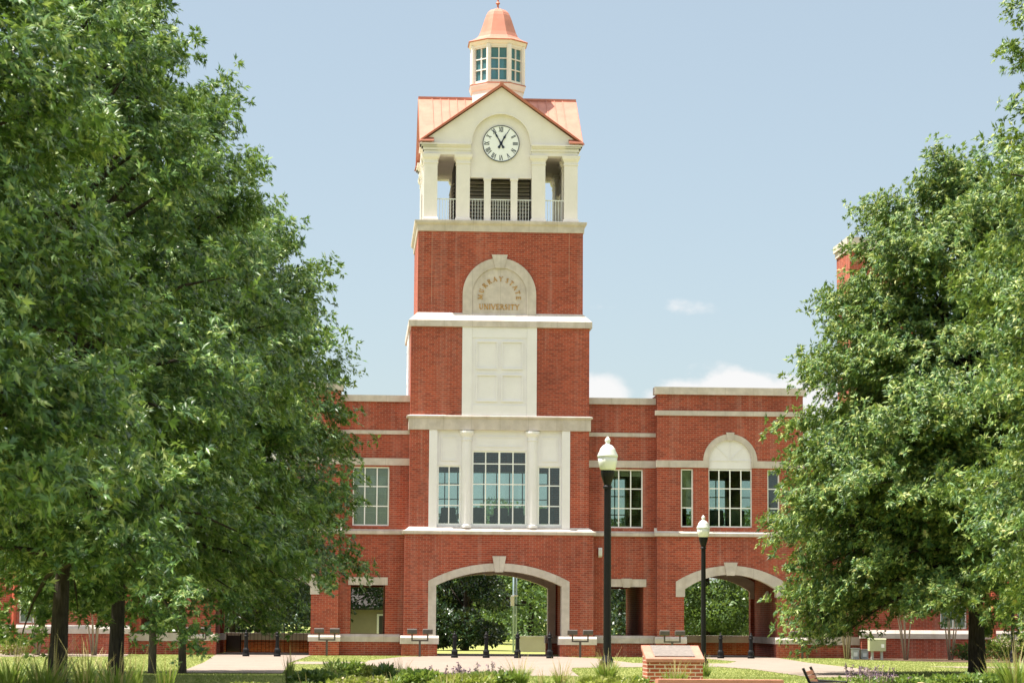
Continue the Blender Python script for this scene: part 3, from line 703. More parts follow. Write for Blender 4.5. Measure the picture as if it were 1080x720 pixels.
    for a in (45, 90, 135):
        d = (math.cos(R_(a)), math.sin(R_(a))); n = (-d[1] * .018, d[0] * .018); o0 = (c + d[0] * .06, 9.52 + d[1] * .06); o1 = (c + d[0] * .93, 9.5 + d[1] * .93)
        b.prism([(o0[0] + n[0], o0[1] + n[1]), (o0[0] - n[0], o0[1] - n[1]), (o1[0] - n[0], o1[1] - n[1]), (o1[0] + n[0], o1[1] + n[1])], YP + .035, YP + .08, 'y')
    b.box(c - 1.05, c + 1.05, YP + .03, YP + .08, 9.46, 9.50); bb(b, 'lunette_rib', WHITE, lu)
    window(root, *cw, YP + .1, 4, [1, 1, 1], fl, O); window(root, *cw, YE, 4, [1, 1, 1], fl, O)
    for q in (nl, nr):
        window(root, *q, YP + .1, 1, [1, 1, 1], fl, O, blind=(.66 if q is nl else None)); window(root, *q, YE, 1, [1, 1, 1], fl, O)
    # low wall with a stone cap closing the far side of the pavilion arch
    b = MB(); b.box(c - 3.2, c + 3.2, 9.9, 10.3, 0, .64); bb(b, 'low_wall', BRICK)
    b = MB(); b.box(c - 3.25, c + 3.25, 9.82, 10.38, .642, 1.0); bb(b, 'low_wall_cap', STONE)
    # ---- connecting bay with an opening, then the long wing
    b = MB()
    b.wall(14.78, 17.65, 0, 9.3, YL, YL + .5, [(15.05, 17.05, 1.0, 3.36)]); bb(b, 'connecting_wall', BRICK); b = MB(); b.wall(14.78, 17.65, 0, 9.3, YE - .5, YE, [(15.05, 17.05, 1.0, 3.36)])
    bb(b, 'connecting_wall', BRICK)
    b = MB(); b.box(17.05, 17.65, YL + .5, YE - .5, 0, 5.2); bb(b, 'connecting_passage', BRICK); b = MB(); b.box(14.78, 17.6, YL + .52, YE - .52, 5.2, 5.6); bb(b, 'connecting_passage', BRICK)
    b = MB(); b.box(14.9, 17.62, YL - .06, YL + .1, 0, .63); bb(b, 'plinth', BRICK)
    b = MB(); b.box(14.95, 17.62, YL - .13, YL + .55, .632, 1.02); bb(b, 'plinth_cap', STONE)
    YW2 = .25; ws = [(21.4, 22.7, 1.45, 3.6), (25.2, 26.5, 1.45, 3.6), (29, 30.3, 1.45, 3.6), (21.4, 22.7, 6.2, 8.6), (25.2, 26.5, 6.2, 8.6), (29, 30.3, 6.2, 8.6)]
    b = MB(); b.wall(17.6, 34, 0, 9.6, YW2, YW2 + .45, ws); b.wall(17.6, 34, 0, 9.6, 11.5, 12, []); b.box(17.6, 18.05, YW2 + .45, 11.5, 0, 9.6); b.box(33.55, 34, YW2 + .45, 11.5, 0, 9.6)
    bb(b, 'wing_wall', BRICK)
    b = MB(); b.box(17.7, 33.9, YW2 + .1, 11.9, 9.2, 9.3); b.box(18.1, 33.5, YW2 + .5, 11.4, 4.6, 5.2); bb(b, 'wing_roof', ROOFM)
    b = MB(); b.box(17.53, 34.05, YW2 - .08, YW2 + .1, 0, .96); bb(b, 'plinth', BRICK)
    b = MB(); b.box(17.46, 34.1, YW2 - .15, YW2 + .12, .962, 1.2); b.prism([(YW2 - .15, 1.198), (YW2 + .1, 1.198), (YW2 + .1, 1.37), (YW2 - .05, 1.37)], 17.465, 34.1, 'x'); bb(b, 'plinth_cap', STONE)
    b = MB(); b.box(17.5, 34.1, YW2 - .12, YW2 + .5, 9.6, 9.9); bb(b, 'coping', STONE)
    b = MB(); b.box(17.55, 34.1, YW2 - .06, YW2 + .1, 5.78, 6.1); bb(b, 'string_course', STONE)
    for q in ws:
        window(root, *q, YW2 + .12, 2, [1, 1], fl, O)
        b = MB(); b.box(q[0] - .03, q[1] + .03, YW2 + .3, YW2 + .34, q[2] - .03, q[3] + .03); bb(b, 'drawn_shade', UTILG)
    xd = 23.95 if s > 0 else 22.9
    b = MB(); b.tube([(xd, YW2 - .25, 9.5), (xd, YW2 - .25, 1.5), (xd, YW2 - .27, 1.25), (xd, YW2 - .3, .1)], .11, 8); bb(b, 'downspout', DOWNM, smooth=True)
    return root
brick_building(1); brick_building(-1)

# stair tower seen above the big right tree
x0 = at(896.5, 9, 300)
bt = thing('stair_tower', 'slim brick tower with stone cap peeking out above the oak crown on the right', 'tower', (x0 + 1.6, 10.8, 0))
O = (x0 + 1.6, 10.8, 0)
b = MB(); b.box(x0, x0 + 3.4, 9, 12.6, 0, 21.2); b.build('tower_wall', BRICK, bt, off=O)
b = MB(); b.box(x0 - .07, x0 + 3.47, 8.93, 12.67, 21.2, 21.5); b.box(x0 - .16, x0 + 3.56, 8.84, 12.76, 21.5, 21.85); b.build('stone_cap', STONE, bt, off=O)

# ================================================================== GROUND
def sheet(name, poly_rows, mat, dz, kind='structure'):
    pass
def grid_sheet(name, x0, x1, y0, y1, nx, ny, mat, dz=0, kind='structure', label=None, cat=None):
    vs = []; fs = []
    for j in range(ny + 1):
        for i in range(nx + 1):
            x = x0 + (x1 - x0) * i / nx; y = y0 + (y1 - y0) * j / ny
            vs.append((x, y, gz(x, y) + dz))
    for j in range(ny):
        for i in range(nx):
            a = j * (nx + 1) + i; fs.append((a, a + 1, a + nx + 2, a + nx + 1))
    me = bpy.data.meshes.new(name); me.from_pydata(vs, [], fs); me.materials.append(mat)
    o = bpy.data.objects.new(name, me); COL.objects.link(o); tag(o, label, cat, kind=kind); return o
vs, fs = [], []
xs = [-3000, -600, -150, -60] + list(range(-40, 41, 4)) + [60, 150, 600, 3000]
ys = [-3000, -600, -200] + list(range(-140, 21, 2)) + [40, 80, 150, 600, 3000]
for y in ys:
    for x in xs: vs.append((x, y, gz(x, y)))
nx = len(xs)
for j in range(len(ys) - 1):
    for i in range(nx - 1): a = j * nx + i; fs.append((a, a + 1, a + nx + 1, a + nx))
me = bpy.data.meshes.new('lawn'); me.from_pydata(vs, [], fs); me.materials.append(LAWN)
lawn = bpy.data.objects.new('lawn', me); COL.objects.link(lawn); tag(lawn, 'sunlit yellowish green lawn in front of the brick building', 'lawn', kind='structure')

PATHS = []
def path(name, pts, label, mat=None, dz=.012, cat='path'):
    """polygon (x,y) draped on the ground: cut into 2 m bands along y"""
    mat = mat or CONC
    bm = bmesh.new(); f = bm.faces.new([bm.verts.new((x, y, 0)) for x, y in pts])
    ylo, yhi = min(p[1] for p in pts), max(p[1] for p in pts)
    y = math.ceil(ylo / 2) * 2
    while y < yhi:
        if y < -40: bmesh.ops.bisect_plane(bm, geom=bm.verts[:] + bm.edges[:] + bm.faces[:], plane_co=(0, y, 0), plane_no=(0, 1, 0))
        y += 2
    for v in bm.verts: v.co.z = gz(v.co.x, v.co.y) + dz
    bmesh.ops.recalc_face_normals(bm, faces=bm.faces)
    me = bpy.data.meshes.new(name); bm.to_mesh(me); bm.free(); me.materials.append(mat)
    o = bpy.data.objects.new(name, me); COL.objects.link(o); tag(o, label, cat, kind='structure'); PATHS.append(pts)
    return o
X = at
path('path', [(-3.0, 9.5), (3.0, 9.5), (3.0, -.2), (4.2, -4), (4.5, -16), (4.5, -26), (X(604, -29), -29), (X(603, -34), -34), (X(612, -44), -44), (X(440, -44), -44), (X(420, -32), -32), (X(385, -26), -26), (-6.3, -15), (-4.6, -3), (-3.0, -.1)], 'broad pale concrete walk leading to the main arch')
path('path', [(-13.4, 9), (-8.9, 9), (-8.9, -.5), (-9.4, -21), (-9.1, -41), (-12.35, -41), (-12.7, -21), (-13.4, -.3)], 'pale concrete walk leading to the left arch')
path('path', [(8.9, 9), (13.4, 9), (13.4, -.3), (X(852, -14), -14), (X(897, -25), -25), (X(990, -46), -46), (X(880, -47), -47), (X(790, -29), -29), (X(752, -24.5), -24.5), (9.6, -12)], 'pale concrete walk leading to the right arch')
path('path', [(-9.2, -18), (-6.0, -18), (-6.0, -24), (-9.2, -24)], 'short cross walk between the left arch walk and the main walk', dz=.008)
path('path', [(4.4, -17), (10.5, -17), (11.5, -25), (4.4, -25.5)], 'cross walk between the main walk and the right arch walk', dz=.008)
path('path', [(15.5, -21.5), (40, -20.5), (40, -23), (16.5, -24.5)], 'thin walk running right across the lawn under the big oak', dz=.008)
path('mulch_bed', [(16.5, .1), (34, .1), (34, -13), (26, -13), (19.5, -11), (16.2, -5)], 'dark mulch bed under the crape myrtles along the right wing', MULCH, .016, 'mulch')
path('mulch_bed', [(-34, .1), (-17.5, .1), (-17.0, -7), (-22, -9.5), (-34, -9)], 'pinkish bed along the foot of the left wing', CONC, .016, 'bed')

def in_poly(x, y, P):
    c = False; n = len(P)
    for i in range(n):
        x1, y1 = P[i]; x2, y2 = P[(i + 1) % n]
        if (y1 > y) != (y2 > y) and x < (x2 - x1) * (y - y1) / (y2 - y1) + x1: c = not c
    return c

# ================================================================== VEGETATION
def np_mesh(name, verts, faces_by_n, mat, parent=None):
    """verts (N,3); faces_by_n: list of int arrays (F,k)"""
    me = bpy.data.meshes.new(name)
    me.vertices.add(len(verts)); me.vertices.foreach_set('co', verts.astype(np.float32).ravel())
    nl = sum(f.size for f in faces_by_n); nf = sum(len(f) for f in faces_by_n)
    me.loops.add(nl); me.polygons.add(nf)
    me.loops.foreach_set('vertex_index', np.concatenate([f.ravel() for f in faces_by_n]).astype(np.int32))
    st = []; tot = []; acc = 0
    for f in faces_by_n:
        k = f.shape[1]; st.append(acc + np.arange(len(f)) * k); tot.append(np.full(len(f), k)); acc += f.size
    me.polygons.foreach_set('loop_start', np.concatenate(st).astype(np.int32))
    me.update(calc_edges=True); me.validate()
    mats = mat if isinstance(mat, list) else [mat]
    for q in mats: me.materials.append(q)
    o = bpy.data.objects.new(name, me); COL.objects.link(o)
    if parent is not None: o.parent = parent
    return o
def norm(a): return a / np.maximum(np.linalg.norm(a, axis=1, keepdims=True), 1e-6)
def leaf_arrays(rs, c, d, size, lobed=True, width=.26, upb=.6, face=None):
    """c positions, d directions, size -> verts, faces"""
    n = len(c); d = norm(d)
    r = rs.normal(size=(n, 3)); r[:, 2] += upb * 2
    if face is not None: r = r * .8 + face
    nn = norm(r - d * np.sum(r * d, axis=1, keepdims=True)); s = np.cross(d, nn)
    S = size[:, None]
    curl = nn * S
    if lobed:
        V = np.stack([c, c + d * S * .45 - s * S * .12 + curl * .05, c + d * S - curl * .16, c + d * S * .45 + s * S * .12 + curl * .05,
                      c + d * S * .70 - s * S * .33 - curl * .02, c + d * S * .70 + s * S * .33 - curl * .02], axis=1)
        base = (np.arange(n) * 6)[:, None]
        return V.reshape(-1, 3), [base + np.array([0, 3, 2, 1]), base + np.array([0, 1, 4]), base + np.array([0, 5, 3])]
    V = np.stack([c, c + d * S * .5 - s * S * width + curl * .08, c + d * S - curl * .1, c + d * S * .5 + s * S * width + curl * .08], axis=1)
    base = (np.arange(n) * 4)[:, None]
    return V.reshape(-1, 3), [base + np.array([0, 3, 2, 1])]

def oak(name, label, x, y, H, h0, R, seed, nb=150, leaf=.17, per=7, mat=None, lean=(0, 0), trunk_r=.25, bark=None, pw=2.2, pq=.9, group=None, cat='tree',
        droop=(), lobed=True, rosx=1.0, amin=None, zbase=None, sub_den=1.0, rag=(.46, .46)):
    rs = np.random.RandomState(seed); mat = mat or OAK; bark = bark or BARK
    z0 = gz(x, y) if zbase is None else zbase
    root = thing(name, label, cat, (x, y, z0), 0, group)
    T = MB()
    leader = [(lean[0] * t + .10 * math.sin(3 * t + seed), lean[1] * t, H * .97 * t) for t in np.linspace(0, 1, 9)]
    rad = [trunk_r * (1.25 if k == 0 else 1) * (1 - .93 * (k / 8) ** .9) for k in range(9)]
    T.tube([(leader[0][0], leader[0][1], -.1)] + [(leader[0][0] , leader[0][1], .25)] + leader[1:], [trunk_r * 1.35, trunk_r * 1.08] + rad[1:], 10)
    def lead(z):
        t = z / (H * .97); return np.array([lean[0] * t + .10 * math.sin(3 * t + seed), lean[1] * t, z])
    ros_c, ros_d = [], []
    ga = 0
    specs = []
    for i in range(nb):
        t = (i + rs.rand()) / nb; t = t ** 1.12
        specs.append((t, None, None))
    for az, L, e in droop: specs.append((.02, az, (L, e)))
    for t, az, sp in specs:
        hz = h0 + (H - h0) * t * .985
        r = R * max(.05, (1 - t ** pw)) ** pq * min(1, .84 + t * 2.0)
        ga += 2.39996; a = ga + rs.normal() * .35 if az is None else az
        L = r * (rag[0] + rag[1] * rs.rand()) if sp is None else sp[0]
        el = R_(-6 + 62 * t + rs.normal() * 8) if sp is None else sp[1]
        hs = max(hz - L * math.sin(el) * .75, h0 * .8) if el > 0 else hz
        p0 = lead(min(hs, H * .95)); d = np.array([math.cos(a) * math.cos(el), math.sin(a) * math.cos(el), math.sin(el)])
        hd = np.array([math.cos(a), math.sin(a), 0.0])
        Lr = L / max(.45, math.cos(el))
        def bp(u): return p0 + d * Lr * u + np.array([0, 0, .10 * Lr * math.sin(u * 3.1) - .06 * Lr * u * u * (1 - t)])
        br = .02 + .016 * Lr
        if Lr > .8: T.tube([tuple(bp(u)) for u in (0, .35, .7, 1)], [br, br * .7, br * .42, .008], 5, False)
        ns = max(3, int((8 + 8.2 * Lr) * sub_den))
        for j in range(ns):
            u = .22 + .78 * ((j + rs.rand()) / ns) ** .8
            q0 = bp(u); sd = 1 if rs.rand() < .5 else -1
            aa = a + sd * (R_(58) * (1.1 - u * .75)) + rs.normal() * .25
            ls = (.32 + .30 * rs.rand()) * Lr * (1.12 - .72 * u) + .25
            ee = el * .5 + rs.normal() * .28 + .08
            sdv = np.array([math.cos(aa) * math.cos(ee), math.sin(aa) * math.cos(ee), math.sin(ee)])
            nr = max(2, int(ls / .30 * rosx))
            for k in range(nr):
                w = .35 + .65 * (k + rs.rand()) / nr
                ros_c.append(q0 + sdv * ls * w + rs.normal(size=3) * .10 + np.array([0, 0, -.06 * ls * w * w]))
                ros_d.append(sdv * .8 + np.array([0, 0, .25]))
    C = np.array(ros_c); D = np.array(ros_d)
    n = len(C); C = np.repeat(C, per, 0); D = np.repeat(D, per, 0)
    # every rosette is a small star of leaves spread round its own axis, which leans outwards and up to the light
    ax = norm(norm(C[::per] * np.array([1, 1, 0])) * .75 + np.array([0, 0, .65]) + rs.normal(size=(n, 3)) * .42)
    ax = np.repeat(ax, per, 0)
    rd = rs.normal(size=C.shape); rd = norm(rd - ax * np.sum(rd * ax, axis=1, keepdims=True))
    dd = norm(rd + ax * (.15 + .5 * rs.rand(len(C)))[:, None] + np.array([0, 0, -.22]))
    sz = leaf * (.65 + .7 * rs.rand(len(C)))
    V, F = leaf_arrays(rs, C + dd * .02 + rs.normal(size=C.shape) * leaf * .16, dd, sz, lobed, upb=0, face=ax * 2.0)
    T.build('trunk', bark, root, smooth=True)
    np_mesh('crown', V, F, mat, root)
    return root

def blob_shrub(name, label, x, y, w, d, h, seed, n, leaf, mat, cat='shrub', group=None, lobed=False, stems=True, z0=None, bloom=None, bloomn=0, width=.26):
    rs = np.random.RandomState(seed)
    root = thing(name, label, cat, (x, y, gz(x, y) if z0 is None else z0), 0, group)
    k = 7; cc = np.stack([rs.normal(size=k) * w * .22, rs.normal(size=k) * d * .22, h * (.35 + .28 * rs.rand(k))], 1)
    which = rs.randint(0, k, n); dv = norm(rs.normal(size=(n, 3)))
    rr = (.55 + .45 * rs.rand(n) ** .5)[:, None]
    P = cc[which] + dv * rr * np.array([w * .33, d * .33, h * .36]); P[:, 2] = np.abs(P[:, 2]) + .02
    dd = norm(dv + rs.normal(size=(n, 3)) * .6 + np.array([0, 0, .5]))
    V, F = leaf_arrays(rs, P, dd, leaf * (.6 + .8 * rs.rand(n)), lobed, width)
    np_mesh('foliage', V, F, mat, root)
    if stems:
        b = MB()
        for q in cc: b.tube([(q[0] * .2, q[1] * .2, -.04), (q[0] * .7, q[1] * .7, q[2] * .55), (q[0], q[1], q[2])], [.018, .012, .006], 5)
        b.build('stem', STEM, root)
    if bloom:
        m_ = bloomn; wh = rs.randint(0, k, m_); dv = norm(rs.normal(size=(m_, 3)) + np.array([0, -.3, .7]))
        P = cc[wh] + dv * np.array([w * .34, d * .34, h * .38]); P = np.repeat(P, 8, 0) + rs.normal(size=(m_ * 8, 3)) * .035
        V, F = leaf_arrays(rs, P, norm(rs.normal(size=P.shape)), np.full(len(P), .05), False, .4)
        np_mesh('blossom', V, F, bloom, root)
    return root

def grass_clump(label, x, y, h, n, spread, seed, mat=None, straw=0, group='ornamental grass clumps in the planted bed', z0=None, wid=.011, arch=.55):
    rs = np.random.RandomState(seed)
    root = thing('ornamental_grass', label, 'ornamental grass', (x, y, gz(x, y) if z0 is None else z0), 0, group)
    def blades(n, h, arch, wid, spread):
        a = rs.rand(n) * 2 * np.pi; r0 = spread * .25 * rs.rand(n) ** .5
        base = np.stack([np.cos(a) * r0, np.sin(a) * r0, np.zeros(n) - .03], 1)
        a2 = a + rs.normal(size=n) * .5; hh = h * (.5 + .55 * rs.rand(n)); out = hh * arch * (.3 + .9 * rs.rand(n))
        hd = np.stack([np.cos(a2), np.sin(a2), np.zeros(n)], 1); sd = np.stack([-np.sin(a2), np.cos(a2), np.zeros(n)], 1)
        Vs = []
        for u, wv in ((0, 1), (.35, .95), (.7, .7), (1, .12)):
            c = base + hd * (out * u ** 1.7)[:, None] + np.array([0, 0, 1]) * (hh * (u - .18 * u * u * arch * 2))[:, None]
            Vs += [c - sd * wid * wv, c + sd * wid * wv]
        V = np.stack(Vs, 1).reshape(-1, 3); b = (np.arange(n) * 8)[:, None]
        return V, [b + np.array([0, 1, 3, 2]), b + np.array([2, 3, 5, 4]), b + np.array([4, 5, 7, 6])]
    V, F = blades(n, h, arch, wid, spread); np_mesh('leaf_blades', V, F, mat or BLADE, root)
    if straw:
        V, F = blades(straw, h * 1.55, arch * .8, wid * .55, spread); np_mesh('flower_stalk', V, F, STRAW, root)
    return root

def spikes(label, x, y, h, n, spread, seed, group='purple flower spikes in the planted bed'):
    rs = np.random.RandomState(seed)
    root = thing('salvia_plant', label, 'flower', (x, y, gz(x, y)), 0, group)
    b = MB(); P = []
    for k in range(n):
        a = rs.rand() * 6.28; r = spread * rs.rand() ** .5; q = Vector((math.cos(a) * r, math.sin(a) * r * .6, -.02)); t = q + Vector((rs.normal() * .08, rs.normal() * .08, h * (.6 + .4 * rs.rand())))
        b.tube([q, (q + t) / 2, t], .006, 4)
        for j in range(16): P.append(list(q.lerp(t, .62 + .38 * j / 16) + Vector(rs.normal(size=3) * .014)))
    b.build('stem', STEM, root)
    P = np.array(P); V, F = leaf_arrays(rs, P, norm(rs.normal(size=P.shape) + np.array([0, 0, .6])), np.full(len(P), .045), False, .35)
    np_mesh('flower', V, F, PURPL, root)
    m_ = n * 26; P = np.stack([rs.normal(size=m_) * spread * .55, rs.normal(size=m_) * spread * .35, rs.rand(m_) * h * .45], 1)
    V, F = leaf_arrays(rs, P, norm(rs.normal(size=P.shape) + np.array([0, 0, .5])), np.full(m_, .085), False, .22)
    np_mesh('foliage', V, F, BUSH, root)

# ---- big trees
gl = 'oaks massed at the left of the lawn'
oak('oak_tree', 'nearest oak at the far left with big blurred star-shaped leaves, trunk out of view', at(-150, -83), -83, 12.6, 2.9, 4.8, 11, nb=95, leaf=.18, per=9, trunk_r=.24, group=gl, pw=2.6)
oak('oak_tree', 'oak with the thickest dark trunk, rising behind tall grass at the far left', at(65, -71.5), -71.5, 14.2, 2.2, 4.5, 12, nb=110, leaf=.165, per=11, trunk_r=.175, group=gl, pw=1.9)
oak('oak_tree', 'oak with a dark straight trunk between the thickest trunk and the two slim grey ones', at(121, -64.5), -64.5, 15.3, 2.2, 4.7, 13, nb=110, leaf=.165, per=11, trunk_r=.165, group=gl, pw=2.4)
oak('oak_tree', 'oak on the left one of the two slim grey trunks by the left walk', at(158, -45), -45, 14.6, 2.2, 5.2, 14, nb=100, leaf=.175, per=10, trunk_r=.12, bark=BARK2, group=gl, pw=2.8)
oak('oak_tree', 'oak on a slim grey trunk nearest the left walk, boughs reaching over the brick wall', at(191, -42), -42, 15.0, 3.0, 6.1, 15, nb=135, leaf=.175, per=10, droop=((R_(-6), 4.7, R_(33)),), trunk_r=.12, bark=BARK2, group=gl, pw=3.6, pq=.8)
gr_ = 'oaks at the right of the lawn'
oak('oak_tree', 'big broad oak on a thick black trunk, bright leaves hiding the right wing', at(1027, -38), -38, 16.9, 2.8, 7.3, 27, nb=205, per=10, pw=2.1, rag=(.64, .25), leaf=.18, mat=OAK2, trunk_r=.28, group=gr_, droop=((R_(182), 4.5, R_(-19)), (R_(196), 5.2, R_(-6))))
oak('oak_tree', 'taller oak cut off by the right edge of the photo, trunk out of view', at(1195, -57), -57, 20.5, 2.4, 4.9, 22, nb=120, leaf=.18, per=8, mat=OAK2, trunk_r=.26, group=gr_, pw=3.2)

# ---- trees beyond the arches
gb = 'trees beyond the arches'
def fartree(u, Y, H, h0, R, seed, mat, label, n=9000, leaf=.30, name='leafy_tree'):
    rs = np.random.RandomState(seed); x = at(u, Y)
    root = thing(name, label, 'tree', (x, Y, 0), 0, gb)
    T = MB(); T.tube([(0, 0, -.1), (.05, 0, H * .5), (0, .05, H * .9)], [.22, .16, .03], 8)
    k = 46; tt = rs.rand(k) ** .9; a = rs.rand(k) * 6.283
    rr = R * np.maximum(.1, 1 - tt ** 2.4) ** .8 * (.45 + .45 * rs.rand(k))
    cc = np.stack([np.cos(a) * rr, np.sin(a) * rr, h0 + (H - h0) * tt], 1)
    for q in cc[::3]: T.tube([(0, 0, q[2] * .6), tuple(q * np.array([.5, .5, .9])), tuple(q)], [.06, .04, .01], 5)
    T.build('trunk', BARK, root, smooth=True)
    wh = rs.randint(0, k, n); dv = norm(rs.normal(size=(n, 3)))
    P = cc[wh] + dv * (.5 + .5 * rs.rand(n) ** .6)[:, None] * np.array([R * .30, R * .30, R * .22]); P[:, 2] = np.maximum(P[:, 2], h0 * .92 + .1 * rs.rand(n))
    V, F = leaf_arrays(rs, P, norm(dv + rs.normal(size=(n, 3)) * .7), leaf * (.6 + .8 * rs.rand(n)), False, .27)
    np_mesh('crown', V, F, mat, root); return root
fartree(491, 24, 6.6, .25, 2.9, 31, MAGN, 'dense dark magnolia with bronze leaf undersides, just beyond the main arch', 26000, .20, 'magnolia_tree')
fartree(560, 62, 9, .6, 5.0, 32, FARG, 'bushy mid green tree behind the low pale wall, seen through the main arch', 14000)
fartree(530, 88, 10.5, .8, 6.5, 33, FARG, 'pale hazy tree far behind the metal pole, seen through the main arch', 14000)
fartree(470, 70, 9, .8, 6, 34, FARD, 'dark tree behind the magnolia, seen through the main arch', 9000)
fartree(745, 26, 7.5, .5, 3.4, 35, FARG, 'bright sunlit tree filling the left half of the right arch', 22000, .22)
fartree(800, 31, 8, .5, 3.6, 36, FARG, 'bright sunlit tree at the right side of the right arch', 18000, .22)
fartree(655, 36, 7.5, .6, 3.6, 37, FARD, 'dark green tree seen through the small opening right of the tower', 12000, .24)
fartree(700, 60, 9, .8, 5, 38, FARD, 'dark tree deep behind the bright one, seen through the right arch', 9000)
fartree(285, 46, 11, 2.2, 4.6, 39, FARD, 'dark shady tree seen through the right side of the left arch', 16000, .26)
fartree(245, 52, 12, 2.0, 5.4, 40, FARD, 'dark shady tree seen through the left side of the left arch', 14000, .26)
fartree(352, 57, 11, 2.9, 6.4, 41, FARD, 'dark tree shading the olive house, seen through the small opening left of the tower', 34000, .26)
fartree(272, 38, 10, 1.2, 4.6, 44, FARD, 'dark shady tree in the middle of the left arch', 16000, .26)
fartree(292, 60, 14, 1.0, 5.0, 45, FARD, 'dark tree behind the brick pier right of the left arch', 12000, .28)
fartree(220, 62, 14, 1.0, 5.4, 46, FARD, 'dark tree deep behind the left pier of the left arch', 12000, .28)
fartree(184, 30, 6, .6, 2.0, 42, FARG, 'small green tree beside the white house, seen through the far left opening', 8000, .22)
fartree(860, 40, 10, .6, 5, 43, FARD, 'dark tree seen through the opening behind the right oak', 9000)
# far wood closing the view beneath the horizon
rs = np.random.RandomState(50); n = 30000
px = rs.uniform(-110, 130, n); hh = 6.2 + 1.2 * np.sin(px * .13) + .8 * np.sin(px * .41 + 1)
P = np.stack([px, 135 + rs.rand(n) * 12 + np.sin(px * .3) * 3, rs.rand(n) ** .8 * hh], 1)
V, F = leaf_arrays(rs, P, norm(rs.normal(size=(n, 3))), .8 * (.5 + rs.rand(n)), False, .3)
o = np_mesh('woods', V, F, FARG); tag(o, 'far belt of hazy green trees behind the buildings', 'woods', kind='stuff')

# ---- crape myrtles and shrubs along the wings
def myrtle(label, u, Y, H, R, seed, blooms=0, mat=None):
    rs = np.random.RandomState(seed); x = at(u, Y)
    root = thing('crape_myrtle', label, 'small tree', (x, Y, gz(x, Y)), 0, 'crape myrtles along the brick wings')
    T = MB(); tips = []
    for k in range(6):
        a = 6.283 * k / 6 + rs.rand() * .5; r = R * (.25 + .25 * rs.rand())
        p = [(math.cos(a) * .08, math.sin(a) * .08, -.05), (math.cos(a) * r * .55, math.sin(a) * r * .4, H * .42), (math.cos(a) * r, math.sin(a) * r, H * .72)]
        T.tube(p, [.04, .03, .012], 6); tips.append(p[-1])
    T.build('trunk', STEM, root, smooth=True)
    n = 5200; cc = np.array([[t[0] * (1 + rs.rand() * .8), t[1] * (1 + rs.rand() * .8), H * (.68 + .26 * rs.rand())] for t in tips * 3])
    wh = rs.randint(0, len(cc), n); dv = norm(rs.normal(size=(n, 3)))
    P = cc[wh] + dv * (.4 + .6 * rs.rand(n)[:, None]) * np.array([R * .45, R * .45, H * .15])
    V, F = leaf_arrays(rs, P, norm(dv + rs.normal(size=(n, 3))), .11 * (.6 + .8 * rs.rand(n)), False, .27)
    np_mesh('crown', V, F, mat or OAK, root)
    if blooms:
        P = np.repeat(cc[rs.randint(0, len(cc), blooms)] + norm(rs.normal(size=(blooms, 3))) * .35, 12, 0) + rs.normal(size=(blooms * 12, 3)) * .05
        V, F = leaf_arrays(rs, P, norm(rs.normal(size=P.shape)), np.full(len(P), .06), False, .4); np_mesh('blossom', V, F, REDBL, root)
myrtle('pale-stemmed crape myrtle beside the green utility box', 955, -4.5, 3.6, 1.5, 61)
myrtle('pale-stemmed crape myrtle in front of the right wing window', 1002, -4.0, 3.7, 1.5, 62)
myrtle('crape myrtle behind the green utility box, near the corner of the right wing', 893, -3.0, 3.4, 1.3, 63)
myrtle('crape myrtle with red blossom by the red downspout', 40, -5.0, 3.2, 1.3, 64, 14)
myrtle('small crape myrtle between the two dark oak trunks', 100, -4.5, 3.1, 1.2, 65)
blob_shrub('hydrangea', 'round hydrangea with pale blossom under the left downspout', at(15, -6), -6, 1.0, .9, .85, 66, 900, .13, BUSHY, bloom=BLOOM, bloomn=90)
blob_shrub('flowering_shrub', 'pale flowering shrub right of the black trunk, below the downspout', at(1055, -4.5), -4.5, 1.4, 1.1, 1.2, 67, 1800, .12, BUSH, bloom=BLOOM, bloomn=90)
blob_shrub('flowering_shrub', 'pale flowering shrub cut off by the right edge, beside the black post', at(1080, -4.5), -4.5, 1.2, 1.0, 1.15, 68, 1500, .12, BUSHY, bloom=BLOOM, bloomn=60)
blob_shrub('evergreen_shrub', 'small dark shrub just left of the black oak trunk', at(1016, -4), -4, .9, .8, .85, 69, 900, .12, BUSHD)

# ---- foreground planted bed (about 45-55 m from the camera)
G = grass_clump
G('broad clump of bright green arching grass at the bottom left corner', at(12, -78.5), -78.5, 0.82, 115, 1.03, 71, straw=26, wid=.015)
G('clump of arching grass with straw stalks in front of the thickest trunk', at(52, -79.5), -79.5, 0.85, 115, 1.03, 72, straw=36, wid=.015)
G('clump of arching grass just left of the second dark trunk', at(93, -78.5), -78.5, 0.80, 82, 0.80, 73, straw=26, wid=.015)
G('clump of arching grass leaning over the second dark trunk', at(124, -80.0), -80.0, 0.72, 71, 0.80, 74, straw=26, wid=.015)
G('upright dark clump of grass right of the second dark trunk', at(143, -77.5), -77.5, 0.62, 44, 0.46, 75, arch=.3, straw=6, wid=.015)
G('upright clump of grass in front of the two slim trunks', at(176, -77.5), -77.5, 0.62, 46, 0.57, 76, arch=.3, straw=10, wid=.015)
G('thin tall tuft of grass left of the dark shrub', at(306, -72), -72, .62, 70, .25, 77, arch=.2, straw=14)
G('tuft of grass between the shrubs in front of the tower pier', at(423, -71), -71, .5, 160, .4, 78, straw=24)
G('clump of grass with straw stalks at the foot of the main arch view', at(548, -73), -73, .55, 220, .5, 79, straw=34)
G('thin straw stalks standing in front of the right tower pier', at(592, -72), -72, .45, 50, .35, 80, straw=46)
G('clump of grass hiding the foot of the tall lamp post', at(640, -70), -70, .62, 220, .5, 81, straw=44)
